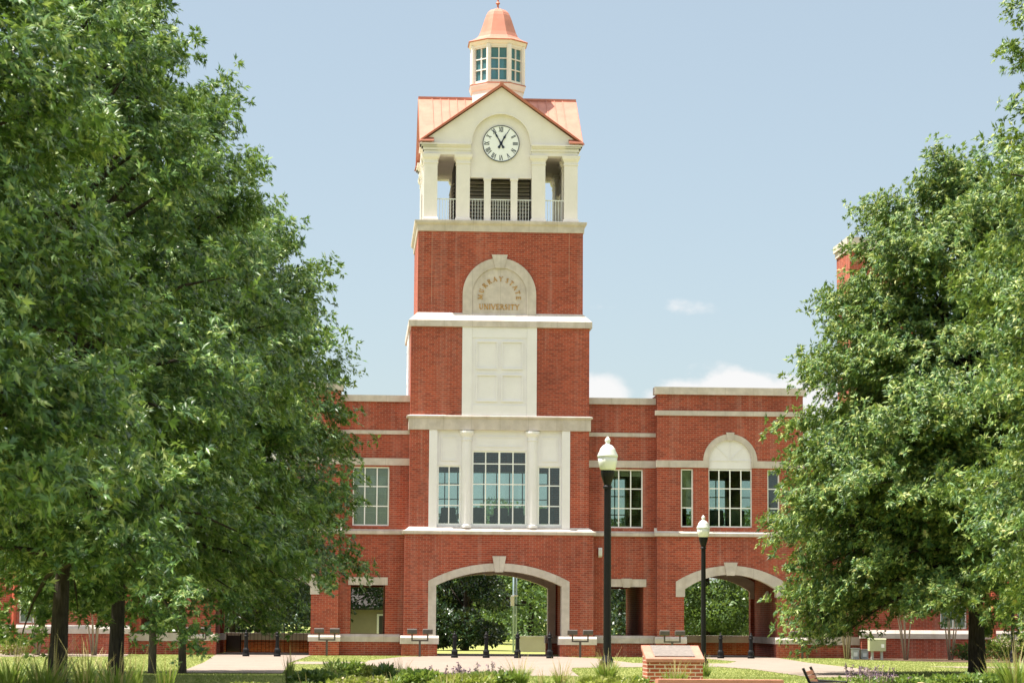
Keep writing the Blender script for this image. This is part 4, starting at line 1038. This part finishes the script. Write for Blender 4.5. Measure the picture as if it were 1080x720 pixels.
G('clump of pale grass in front of the brick plaque stand', at(713, -73.2), -73.2, .48, 180, .7, 82, straw=40, mat=BLADE)
G('clump of pale grass at the foot of the shorter lamp post', at(742, -60), -60, .5, 150, .5, 83, straw=22)
G('fine pale grass clump at the bottom right corner', at(1071, -75), -75, .85, 231, .9, 84, straw=30, wid=.015)
G('fine pale grass clump left of the one in the bottom right corner', at(1046, -72), -72, .55, 88, .6, 85, straw=24, wid=.015)
G('wispy straw tuft between the dark shrub and the pointed leaves', at(352, -71), -71, .36, 90, .4, 121, straw=14, wid=.010)
G('light green tuft just right of the dark daylily clump', at(415, -74), -74, .34, 120, .5, 122, straw=10)
G('light green tuft at the bottom edge under the tower pier floodlight', at(470, -76), -76, .34, 130, .6, 123, straw=14)
G('airy tuft of stalks among the purple spikes, in front of the second bollard', at(512, -74), -74, .36, 110, .5, 124, straw=22)
G('thin light tuft right of the clump at the main arch', at(572, -75), -75, .36, 100, .5, 125, straw=18)
G('light tuft at the bottom edge left of the lamp post shrub', at(606, -75), -75, .30, 90, .5, 126, straw=14)
G('light green tuft at the bottom edge right of the left walk', at(325, -77), -77, .30, 110, .5, 127, straw=8)
gs = 'low shrubs in the planted bed'
S = blob_shrub
S('low_shrub', 'low dark green shrub left of the spiky daylilies', at(336, -73), -73, 0.90, 0.72, 0.29, 91, 1125, .10, BUSHD, group=gs)
S('low_shrub', 'dark shrub with pointed leaves between the low dark shrub and the yellow green mound', at(372, -69), -69, 0.66, 0.56, 0.34, 92, 825, .15, BUSH, group=gs, width=.12)
S('low_shrub', 'yellow green mound among the dark shrubs', at(393, -70.5), -70.5, 0.58, 0.56, 0.32, 93, 825, .10, BUSHY, group=gs)
S('low_shrub', 'pale low mound at the bottom edge below the yellow green one', at(378, -76), -76, 0.74, 0.56, 0.22, 94, 825, .09, BUSHY, group=gs, bloom=BLOOM, bloomn=50)
S('low_shrub', 'dark daylily clump right of the yellow green mound', at(406, -71.5), -71.5, 0.39, 0.48, 0.32, 95, 525, .16, BUSHD, group=gs, width=.1)
S('low_shrub', 'mid green shrub under the tower pier floodlight', at(447, -73.5), -73.5, 0.98, 0.72, 0.29, 96, 1275, .10, BUSH, group=gs)
S('low_shrub', 'pale green shrub at the bottom edge in front of the magnolia', at(492, -75), -75, 0.94, 0.64, 0.25, 97, 1125, .09, BUSHY, group=gs)
S('low_shrub', 'mid green shrub in the middle of the bed below the purple spikes', at(520, -73), -73, 0.70, 0.56, 0.26, 98, 900, .10, BUSH, group=gs)
S('low_shrub', 'broad light green shrub at the bottom edge left of the plaque stand', at(632, -75.5), -75.5, 1.05, 0.72, 0.23, 99, 1275, .09, BUSHY, group=gs)
S('low_shrub', 'small green shrub beside the lower left corner of the plaque stand', at(668, -75), -75, 0.55, 0.48, 0.21, 100, 675, .09, BUSH, group=gs)
S('low_shrub', 'small round clipped green shrub right of the bench end', at(953, -74), -74, 0.43, 0.40, 0.29, 101, 900, .07, BUSH, group=gs)
S('low_shrub', 'broad bright green shrub in front of the black oak trunk', at(1003, -74), -74, 0.78, 0.64, 0.33, 102, 1425, .08, BUSH, group=gs)
S('low_shrub', 'bright green shrub right of the black oak trunk', at(1040, -73.5), -73.5, 0.66, 0.56, 0.30, 103, 1125, .08, BUSH, group=gs)
S('low_shrub', 'tiny pale mound left of the pale low mound, by the left walk', at(258, -77), -77, 0.62, 0.48, 0.14, 104, 600, .07, BUSHY, group=gs)
spikes('purple spikes in front of the left edge of the main arch', at(463, -70), -70, .40, 16, .5, 111)
spikes('purple spikes in front of the magnolia', at(505, -71), -71, .48, 20, .55, 112)
spikes('purple spikes right of the bench end', at(908, -73), -73, .52, 18, .4, 113)
spikes('purple spikes left of the round clipped shrub', at(934, -74), -74, .50, 16, .35, 114)
for k, (u, Y, s_, lb) in enumerate(((474, -71, .22, 'orange stone left of its larger neighbour, among the purple spikes'), (483, -73, .3, 'larger orange stone among the shrubs of the bed'), (971, -76, .28, 'orange stone between the round shrub and the broad bright shrub'))):
    rs = np.random.RandomState(k + 5); me = bpy.data.meshes.new('boulder'); bm = bmesh.new(); bmesh.ops.create_icosphere(bm, subdivisions=3, radius=1)
    for v in bm.verts:
        f = 1 + .18 * math.sin(v.co.x * 3 + k) * math.cos(v.co.y * 4 + k) + .08 * math.sin(v.co.z * 9 + v.co.x * 7); v.co = Vector((v.co.x * s_ * f, v.co.y * s_ * .7 * f, v.co.z * s_ * .5 * f))
    bm.to_mesh(me); bm.free(); me.materials.append(ROCK); o = bpy.data.objects.new('boulder', me); COL.objects.link(o); o.location = (at(u, Y), Y, gz(0, Y) + s_ * .25)
    tag(o, lb, 'stone', 'stones in the planted bed')

# ---- lawn grass blades
rs = np.random.RandomState(3); n = 330000
yy = -82 + 81.5 * rs.rand(n) ** 1.0; wdt = (yy + 120) * .225 + 1.5
xx = CAM.x + (yy + 120) * math.tan(YAW) + rs.uniform(-1, 1, n) * wdt
keep = np.ones(n, bool)
for P in PATHS:
    x, y = xx, yy; c = np.zeros(n, bool); L_ = len(P)
    for i in range(L_):
        x1, y1 = P[i]; x2, y2 = P[(i + 1) % L_]
        if y1 == y2: continue
        cr = ((y1 > y) != (y2 > y)) & (x < (x2 - x1) * (y - y1) / (y2 - y1) + x1); c ^= cr
    keep &= ~c
xx, yy = xx[keep], yy[keep]; n = len(xx)
zz = .42 * (1 - np.clip((yy + 66) / 22, 0, 1) ** 2 * (3 - 2 * np.clip((yy + 66) / 22, 0, 1)))
P = np.stack([xx, yy, zz - .005], 1); a = rs.rand(n) * 6.283; hgt = .045 * (.6 + .9 * rs.rand(n))
sd = np.stack([np.cos(a), np.sin(a), np.zeros(n)], 1) * .012; tp = np.stack([rs.normal(size=n) * .025, rs.normal(size=n) * .025, hgt], 1)
V = np.stack([P - sd, P + sd, P + tp], 1).reshape(-1, 3); F = [(np.arange(n) * 3)[:, None] + np.array([0, 1, 2])]
o = np_mesh('lawn_grass', V, F, LAWNB); tag(o, 'short mown grass of the sunlit lawn', 'grass', kind='stuff')

# ================================================================== STREET FURNITURE
# acorn-globe lamp posts
def lamp_post(x, y, label, first=[None]):
    if first[0] is not None:
        r = copy_tree(first[0]); r.location = (x, y, gz(x, y)); r['label'] = label; return r
    root = thing('lamp_post', label, 'lamp post', (x, y, gz(x, y)), 0, 'black lamp posts with acorn globes'); first[0] = root
    b = MB(); b.loft([(.21, -.05), (.21, .06), (.19, .1), (.15, .3), (.15, .42), (.11, .5), (.085, .56)], 12, square=False); b.build('base', IRON, root, smooth=False)
    b = MB(); b.loft([(.083, .5), (.072, 4.0), (.095, 4.01), (.095, 4.05), (.075, 4.07), (.085, 4.12), (.13, 4.25), (.145, 4.33), (.145, 4.38), (.10, 4.40)], 14, square=False); b.build('post', IRON, root, smooth=False)
    b = MB(); b.loft([(.13, 4.38), (.165, 4.42), (.195, 4.55), (.205, 4.66)], 20, square=False); b.build('globe', GLOBE, root, smooth=True)
    b = MB(); b.loft([(.205, 4.66), (.218, 4.665), (.212, 4.70), (.165, 4.80), (.16, 4.83), (.10, 4.90), (.05, 4.93), (.04, 4.96), (.062, 5.0), (.05, 5.04), (.008, 5.09)], 20, square=False); b.build('cap', GLOBE, root, smooth=True)
    return root
lamp_post(at(640.5, -68), -68, 'tall black lamp post nearest the camera, in front of the link window')
lamp_post(at(742, -40), -40, 'shorter looking black lamp post standing right behind the plaque stand')
lamp_post(at(1068, -10), -10, 'thin black lamp post at the far right, its globe lost in the oak leaves')

# bollards
def bollard(x, y, label, first=[None]):
    if first[0] is not None:
        r = copy_tree(first[0]); r.location = (x, y, gz(x, y)); r['label'] = label; return r
    root = thing('bollard', label, 'bollard', (x, y, gz(x, y)), 0, 'fluted iron bollards across the arches'); first[0] = root
    b = MB(); b.loft([(.17, -.03), (.17, .10), (.15, .13), (.15, .28), (.16, .30), (.13, .36), (.10, .40)], 8, square=False); b.build('base', IRON, root)
    b = MB(); n = 16; i0 = 0
    for z, r in ((.38, .10), (.90, .085)):
        for j in range(n):
            a = 2 * math.pi * j / n; q = r * (1 if j % 2 else .86); b.v.append((q * math.cos(a), q * math.sin(a), z))
    for j in range(n): b.f.append((j, (j + 1) % n, n + (j + 1) % n, n + j))
    b.build('shaft', IRON, root)
    b = MB(); b.loft([(.085, .89), (.115, .90), (.115, .95), (.09, .97), (.085, 1.0), (.10, 1.03), (.09, 1.08), (.05, 1.11), (.03, 1.13), (.045, 1.16), (.03, 1.19), (.005, 1.21)], 12, square=False); b.build('cap', IRON, root)
    return root
for u, Y, lb in ((479.7, -5.5, 'leftmost bollard of the main arch, in front of the magnolia'), (513, -5.5, 'second bollard of the main arch from the left, in front of the magnolia'),
                 (546, -5.5, 'bollard of the main arch beside the pale metal pole'), (580, -5.5, 'bollard of the main arch beside its right pier'),
                 (260, -4.5, 'bollard of the left arch nearer the dark panel'), (293, -4.5, 'bollard of the left arch nearer its right pier'),
                 (760, -2.5, 'bollard of the right arch nearer the shorter lamp post'), (792, -2.5, 'bollard of the right arch nearer its right pier')):
    bollard(at(u, Y), Y, lb)

# twin floodlights
def flood(x, y, label, first=[None]):
    if first[0] is not None:
        r = copy_tree(first[0]); r.location = (x, y, 0); r['label'] = label; return r
    root = thing('floodlight', label, 'floodlight', (x, y, 0), 0, 'twin floodlights along the foot of the building'); first[0] = root
    b = MB(); b.box(-.05, .05, -.05, .05, -.05, .72); b.build('post', BRONZE, root)
    b = MB(); b.box(-.40, .40, -.035, .035, .72, .79)
    for s in (-1, 1): b.box(s * .365 - .035, s * .365 + .035, -.035, .035, .79, 1.06)
    b.build('crossbar', BRONZE, root)
    for s in (-1, 1):
        b = MB(); c = s * .365
        b.prism([(-.16, 1.08), (.13, 1.04), (.20, 1.12), (.20, 1.24), (-.12, 1.30), (-.16, 1.26)], c - .23, c + .23, 'x'); hd = b.build('lamp_head', BRONZE, root, bevel=.015)
        b = MB(); b.prism([(.203, 1.13), (.208, 1.13), (.208, 1.23), (.203, 1.23)], c - .2, c + .2, 'x'); b.build('lens', GLOBE, hd)
    return root
for u, Y, lb in ((209, -1.6, 'twin floodlight at the left pier of the left arch'), (345, -1.6, 'twin floodlight at the right pier of the left arch'),
                 (443, -2.2, 'twin floodlight at the left pier of the main arch'), (612, -2.2, 'twin floodlight at the right pier of the main arch'),
                 (709, -1.6, 'twin floodlight behind the plaque stand'), (846, -1.6, 'twin floodlight half hidden by the low oak bough')):
    flood(at(u, Y), Y, lb)

# plaque stand
PX0, PX1 = at(676, -69), at(738.5, -69); pw_ = PX1 - PX0
ps = thing('plaque_stand', 'red brick stand with a slanted bronze plaque on its sloping top', 'plaque stand', ((PX0 + PX1) / 2, -69.3, gz(0, -69) - .06))
hw = .56
b = MB(); b.prism([(-.42, -.1), (.42, -.1), (.42, .74), (-.42, .50)], -hw, hw, 'x'); b.build('brick_body', BRICKP, ps)
b = MB(); b.prism([(-.46, .505), (.46, .76), (.46, .84), (-.46, .585)], -hw - .03, hw + .03, 'x'); b.build('sloping_top', SLOPEB, ps, bevel=.012)
b = MB(); b.prism([(-.36, .620), (.38, .822), (.38, .842), (-.36, .640)], -.41, .41, 'x'); pq = b.build('plaque', PLAQ, ps, bevel=.006)
b = MB()
for k in range(7):
    t = .12 + .76 * k / 6; y = -.36 + .74 * t; z = .640 + .202 * t
# low seat wall at the bottom edge, gently curved
sw = thing('seat_wall', 'low curved terracotta topped wall at the bottom edge in front of the plaque stand', 'wall', (at(780, -77), -77, gz(0, -77)))
pts_o = []; n = 24; xa, xb = at(693, -78), at(824, -78); xm = (xa + xb) / 2 + 1.2; O = (at(780, -77), -77, gz(0, -77))
def bow(x): return -78 + .012 * (x - xm) ** 2
for nm, mt, h0_, h1_, wd in (('wall_body', BRICKP, -.2, .205, .17), ('wall_coping', SLOPEB, .205, .30, .22)):
    b = MB()
    for k in range(n):
        p, q = xa + (xb - xa) * k / n, xa + (xb - xa) * (k + 1) / n
        y0, y1 = bow(p), bow(q)
        for (A, B) in (((h0_, -wd), (h0_, wd)), ((h1_, -wd), (h1_, wd))):
            b.quad((p, y0 + A[1], A[0] + O[2]), (q, y1 + A[1], A[0] + O[2]), (q, y1 + B[1], B[0] + O[2]), (p, y0 + B[1], B[0] + O[2]))
        for w in (-wd, wd): b.quad((p, y0 + w, h0_ + O[2]), (q, y1 + w, h0_ + O[2]), (q, y1 + w, h1_ + O[2]), (p, y0 + w, h1_ + O[2]))
    for x in (xa, xb): y0 = bow(x); b.quad((x, y0 - wd, h0_ + O[2]), (x, y0 + wd, h0_ + O[2]), (x, y0 + wd, h1_ + O[2]), (x, y0 - wd, h1_ + O[2]))
    b.build(nm, mt, sw, off=O)
# bench at the bottom right (only its end is in the frame)
bx = at(862, -76.5)
bn = thing('park_bench', 'reddish brown slatted bench end poking up at the bottom edge beside the seat wall', 'bench', (bx, -76.5, gz(0, -76.5) - .40), R_(75))
b = MB()
for k in range(5): b.prism([(-.02 + k * .035, .46 + k * .075), (.02 + k * .035, .455 + k * .075), (.045 + k * .035, .515 + k * .075), (.005 + k * .035, .52 + k * .075)], -.75, .75, 'x')
b.build('backrest', WOOD, bn)
b = MB()
for k in range(4): b.box(-.75, .75, -.46 + k * .115, -.36 + k * .115, .41, .45)
b.build('seat', WOOD, bn)
for s in (-1, 1):
    b = MB(); b.tube([(s * .77, .02, -.02), (s * .77, -.02, .42), (s * .77, .19, .88)], .028, 6); b.tube([(s * .77, -.44, -.02), (s * .77, -.44, .62), (s * .77, .06, .64)], .026, 6); b.build('leg', IRON, bn)

# wall lamps
def wall_lamp(x, y, z, label, rz):
    root = thing('wall_lamp', label, 'wall lamp', (x, y, z), rz, 'white wall lamps of the brick building')
    b = MB(); b.box(-.08, .08, -.04, 0, -.13, .13); b.build('back_plate', FRAME, root)
    b = MB(); b.prism([(-.04, -.24), (-.18, -.16), (-.20, .14), (-.12, .24), (-.04, .24)], -.095, .095, 'x'); b.build('lamp_shade', GLOBE, root, bevel=.02)
    return root
wall_lamp(4.95, 1.1, 5.0, 'white wall lamp on the link wall half hidden by the tall lamp post', 0)
wall_lamp(11.22 + 2.45, 4.0, 3.0, 'white box lamp on the shaded inner wall of the right arch', R_(-90))

# utility cabinet, meter box by the right wing
ux = at(924.5, -5.5)
ub = thing('utility_cabinet', 'pale yellow green utility cabinet at the corner of the right wing', 'utility box', (ux, -5.5, 0))
b = MB(); b.box(-.38, .38, -.22, .22, .42, .96); b.prism([(-.24, .955), (.24, .955), (.2, 1.0), (-.2, 1.0)], -.4, .4, 'x'); b.build('cabinet', UTIL, ub, bevel=.01)
b = MB(); b.box(.16, .30, -.235, -.215, .58, .74); b.build('warning_label', FRAME, ub)
for s in (-1, 1): b = MB(); b.box(s * .22 - .05, s * .22 + .05, -.08, .08, -.05, .42); b.build('leg', UTILG, ub)
for u, Y, lb, h in ((901.5, -3.2, 'small grey equipment box left of its rounder neighbour by the wall corner', .48), (911, -3.0, 'small grey equipment box next to the green cabinet', .42)):
    r = thing('equipment_box', lb, 'utility box', (at(u, Y), Y, 0), 0, 'grey equipment boxes by the wall corner')
    b = MB(); b.box(-.18, .18, -.15, .15, -.02, h); b.build('case', UTILG, r, bevel=.03)
    b = MB(); b.box(-.2, .2, -.17, .17, h, h + .06); b.build('lid', UTILG, r, bevel=.02)
    b = MB(); b.box(-.09, .09, -.17, -.15, h * .3, h * .7); b.build('door', RAILM, r)

# iron railing and dark panel under the left arch
ra = thing('iron_railing', 'black iron railing with small finials above the low wall of the left arch', 'railing', (-11.2, 9.5, 0))
b = MB(); b.box(-2.2, 2.2, -.02, .02, 1.12, 1.16); b.box(-2.2, 2.2, -.02, .02, .55, .58); b.build('rail', IRON, ra)
b = MB()
for k in range(23): x = -2.15 + k * .195; b.box(x - .01, x + .01, -.01, .01, .04, 1.16)
for k in (0, 3, 6, 9, 12, 15, 18, 22): b.loft([(.02, 1.16), (.05, 1.22), (.045, 1.27), (.01, 1.33)], 8, cx=-2.15 + k * .195, square=False)
b.build('baluster', IRON, ra)
dp = thing('service_door', 'low dark brown panel with black posts in the left arch low wall', 'panel', (at(247, 9.4), 9.4, 0))
b = MB(); b.box(-.31, .31, -.03, .03, .05, .86); b.build('panel', mottled('brown_panel', (.06, .045, .04), .1, .6), dp)
for s in (-1, 1): b = MB(); b.box(s * .35 - .035, s * .35 + .035, -.05, .05, -.02, .93); b.build('post', IRON, dp)

# things beyond the arches
px_ = at(543, 16)
lp = thing('metal_pole', 'pale blue grey metal pole with brackets and boxes, seen through the main arch', 'utility pole', (px_, 16, 0))
b = MB(); b.tube([(-.07, 0, -.05), (-.07, 0, 6.0)], .055, 10); b.tube([(.07, .03, -.05), (.07, .03, 5.6)], .05, 10); b.build('pipe', STEEL, lp, smooth=True)
b = MB(); b.box(-.24, -.05, -.16, -.055, 2.5, 3.0); b.box(-.2, .16, -.1, .08, 3.02, 3.08); b.build('junction_box', RAILM, lp)
b = MB(); b.box(-.45, .55, -.03, .03, 2.52, 2.58); b.box(.36, .62, -.08, .08, 2.62, 2.78); b.box(-.5, -.3, -.08, .08, 2.85, 2.98); b.build('bracket', IRON, lp)
wl = thing('concrete_wall', 'low pale concrete wall behind the metal pole, seen through the main arch', 'wall', (at(566, 19), 19, 0))
b = MB(); b.box(-1.05, 2.4, -.12, .12, -.05, .80); b.build('wall_panel', CONCW, wl)
b = MB(); b.box(-1.08, 2.43, -.15, .15, .80, .88); b.build('wall_cap', CONCW, wl)
def house(name, label, u, Y, w, d, h, mat, roofm, door=True, dx=0):
    x = at(u, Y); root = thing(name, label, 'house', (x, Y, 0), 0)
    b = MB(); b.box(-w / 2, w / 2, 0, d, -.05, h); b.build('wall', mat, root)
    b = MB(); b.prism([(-.5, h - .1), (d / 2, h + d * .32), (d + .5, h - .1), (d + .5, h - .25), (-.5, h - .25)], -w / 2 - .5, w / 2 + .5, 'x'); b.build('roof', roofm, root)
    for wx in (-w * .32, w * .32):
        b = MB(); b.box(wx - .5, wx + .5, -.05, .02, 1.1, 2.2); f = b.build('window', FRAME, root)
        b = MB(); b.box(wx - .43, wx + .43, -.06, -.04, 1.17, 2.13); b.build('pane', STEEL, f)
    b = MB(); b.box(dx - .5, dx + .5, -.06, .02, 0, 2.15); f = b.build('door', FRAME, root)
    b = MB(); b.box(dx - .34, dx + .34, -.08, -.055, .1, 2.02); b.build('door_leaf', DARK, f)
    return root
house('house', 'olive house with a white framed door, seen through the small opening left of the tower', 386, 66, 7.5, 6, 2.7, SIDING, SHING, dx=1.3)
house('house', 'white house with an orange roof, seen through the far left opening', 162, 34, 3.2, 5, 2.75, WSIDE, PLUMR, dx=.4)
b = MB()

# seats behind the upper windows
def armchair(x, y, label, rz, first=[None]):
    if first[0] is not None:
        r = copy_tree(first[0]); r.location = (x, y, 6.12); r.rotation_euler = (0, 0, rz); r['label'] = label; return r
    root = thing('lounge_chair', label, 'chair', (x, y, 6.12), rz, 'lounge chairs behind the upper windows'); first[0] = root
    b = MB(); b.box(-.32, .32, -.3, .3, .3, .46); b.build('seat', CHAIRM, root, bevel=.04)
    b = MB(); b.box(-.36, .36, .24, .36, .3, 1.02); b.build('backrest', CHAIRM, root, bevel=.08)
    for s in (-1, 1):
        b = MB(); b.box(s * .36 - .05, s * .36 + .05, -.3, .3, .3, .64); b.build('armrest', CHAIRM, root, bevel=.03)
        for q in (-.24, .24): b = MB(); b.box(s * .3 - .02, s * .3 + .02, q - .02, q + .02, 0, .3); b.build('leg', IRON, root)
    return root
for x, y, rz, lb in ((-.95, 1.9, math.pi, 'dark lounge chair behind the left half of the large tower window'), (.1, 2.0, math.pi + .2, 'dark lounge chair behind the middle of the large tower window'), (1.0, 1.9, math.pi - .3, 'dark lounge chair behind the right half of the large tower window'),
                     (-2.4, 1.9, math.pi, 'dark lounge chair behind the left side window of the tower'), (2.4, 2.0, math.pi, 'dark lounge chair behind the right side window of the tower'),
                     (10.7, 2.0, math.pi, 'dark lounge chair behind the left half of the lunette window'), (11.7, 2.1, math.pi + .3, 'dark lounge chair behind the right half of the lunette window')):
    armchair(x, y, lb, rz)

# ================================================================== LIGHT AND SKY
EL, PH = R_(67), R_(-1.5)      # sun high on the left, just grazing the facade
sd = Vector((-math.cos(EL) * math.cos(PH), math.cos(EL) * math.sin(PH), math.sin(EL)))
sl = bpy.data.lights.new('sun', 'SUN'); sl.energy = 5.0; sl.angle = R_(.55); sl.color = (1, .94, .84)
so = bpy.data.objects.new('sun', sl); COL.objects.link(so); so.rotation_euler = sd.to_track_quat('Z', 'Y').to_euler(); so.location = (-60, 10, 80)
W = bpy.data.worlds.new('World'); SC.world = W; W.use_nodes = True
nt = W.node_tree; nt.nodes.clear(); L = nt.links
out = nd(nt, 'ShaderNodeOutputWorld'); bg = nd(nt, 'ShaderNodeBackground'); L.new(bg.outputs[0], out.inputs[0])
sky = nd(nt, 'ShaderNodeTexSky', sky_type='NISHITA'); sky.sun_disc = False
sky.sun_elevation = EL; sky.sun_rotation = math.atan2(sd.x, sd.y); sky.altitude = 100; sky.air_density = 1.0; sky.dust_density = 1.2; sky.ozone_density = 1.5
bg.inputs[1].default_value = .09
# distant cumulus low over the roofs, part of the sky
tc = nd(nt, 'ShaderNodeTexCoord'); dirv = tc.outputs['Generated']
sp = nd(nt, 'ShaderNodeSeparateXYZ'); L.new(dirv, sp.inputs[0])
def mth(op, a, b=None, c=None):
    n = nd(nt, 'ShaderNodeMath', operation=op)
    for i, v in enumerate((a, b, c)):
        if v is None: continue
        if isinstance(v, (int, float)): n.inputs[i].default_value = v
        else: L.new(v, n.inputs[i])
    return n.outputs[0]
az = mth('ARCTAN2', sp.outputs[0], sp.outputs[1]); el = sp.outputs[2]
def cloud_blob(u, v, wu, wv):
    """soft elliptical weight for a cloud at a compass bearing / elevation"""
    d = (fw + rt * ((u - 540) / FPX) + up * (-(v - 360) / FPX)).normalized()
    a0 = math.atan2(d.x, d.y); e0 = d.z
    q = mth('ADD', mth('POWER', mth('DIVIDE', mth('SUBTRACT', az, a0), wu), 2), mth('POWER', mth('DIVIDE', mth('SUBTRACT', el, e0), wv), 2))
    return mth('MAXIMUM', mth('SUBTRACT', 1, q), 0)
nz = noise(nt, scaled(nt, dirv, (1, 1, 1.5)), 42, 7, .58)
dens = None
for (u, v, wu, wv, k) in ((765, 432, .040, .022, 1.0), (712, 426, .018, .014, .9), (625, 418, .020, .013, .75), (590, 425, .02, .012, .7), (668, 326, .030, .0058, .37), (716, 324, .022, .0055, .42), (850, 432, .05, .018, .8), (330, 430, .05, .012, .5), (1000, 420, .06, .02, .8)):
    b_ = mth('MULTIPLY', cloud_blob(u, v, wu, wv), k)
    dens = b_ if dens is None else mth('MAXIMUM', dens, b_)
val = mth('ADD', mth('MULTIPLY', dens, 1.0), mth('MULTIPLY', mth('SUBTRACT', nz, .5), 1.5))
mr = nd(nt, 'ShaderNodeMapRange', interpolation_type='SMOOTHSTEP'); L.new(val, mr.inputs[0]); mr.inputs[1].default_value = .18; mr.inputs[2].default_value = .55
fac = mth('MULTIPLY', mr.outputs[0], mth('MINIMUM', mth('MULTIPLY', dens, 1.6), .85))
hz = mixc(nt, .62, sky.outputs[0], (2.50, 2.84, 2.86))
lowc = mixc(nt, fac, hz, (4.7, 4.6, 4.55))
# unseen bright clouds high above the frame, added to brighten the shaded facade
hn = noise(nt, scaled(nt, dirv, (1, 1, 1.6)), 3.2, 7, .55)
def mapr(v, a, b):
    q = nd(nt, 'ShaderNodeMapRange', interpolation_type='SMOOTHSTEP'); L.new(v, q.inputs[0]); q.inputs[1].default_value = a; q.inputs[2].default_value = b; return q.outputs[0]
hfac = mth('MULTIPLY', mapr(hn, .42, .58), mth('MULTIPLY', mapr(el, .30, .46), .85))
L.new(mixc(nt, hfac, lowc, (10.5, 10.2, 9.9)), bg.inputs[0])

SC.render.engine = 'CYCLES'
SC.cycles.use_denoising = True
SC.cycles.max_bounces = 8; SC.cycles.diffuse_bounces = 4; SC.cycles.glossy_bounces = 3; SC.cycles.transmission_bounces = 4; SC.cycles.transparent_max_bounces = 12
SC.cycles.sample_clamp_indirect = 6
SC.view_settings.view_transform = 'Standard'; SC.view_settings.look = 'None'; SC.view_settings.gamma = 1; SC.view_settings.use_curve_mapping = False
SC.view_settings.exposure = 1.25
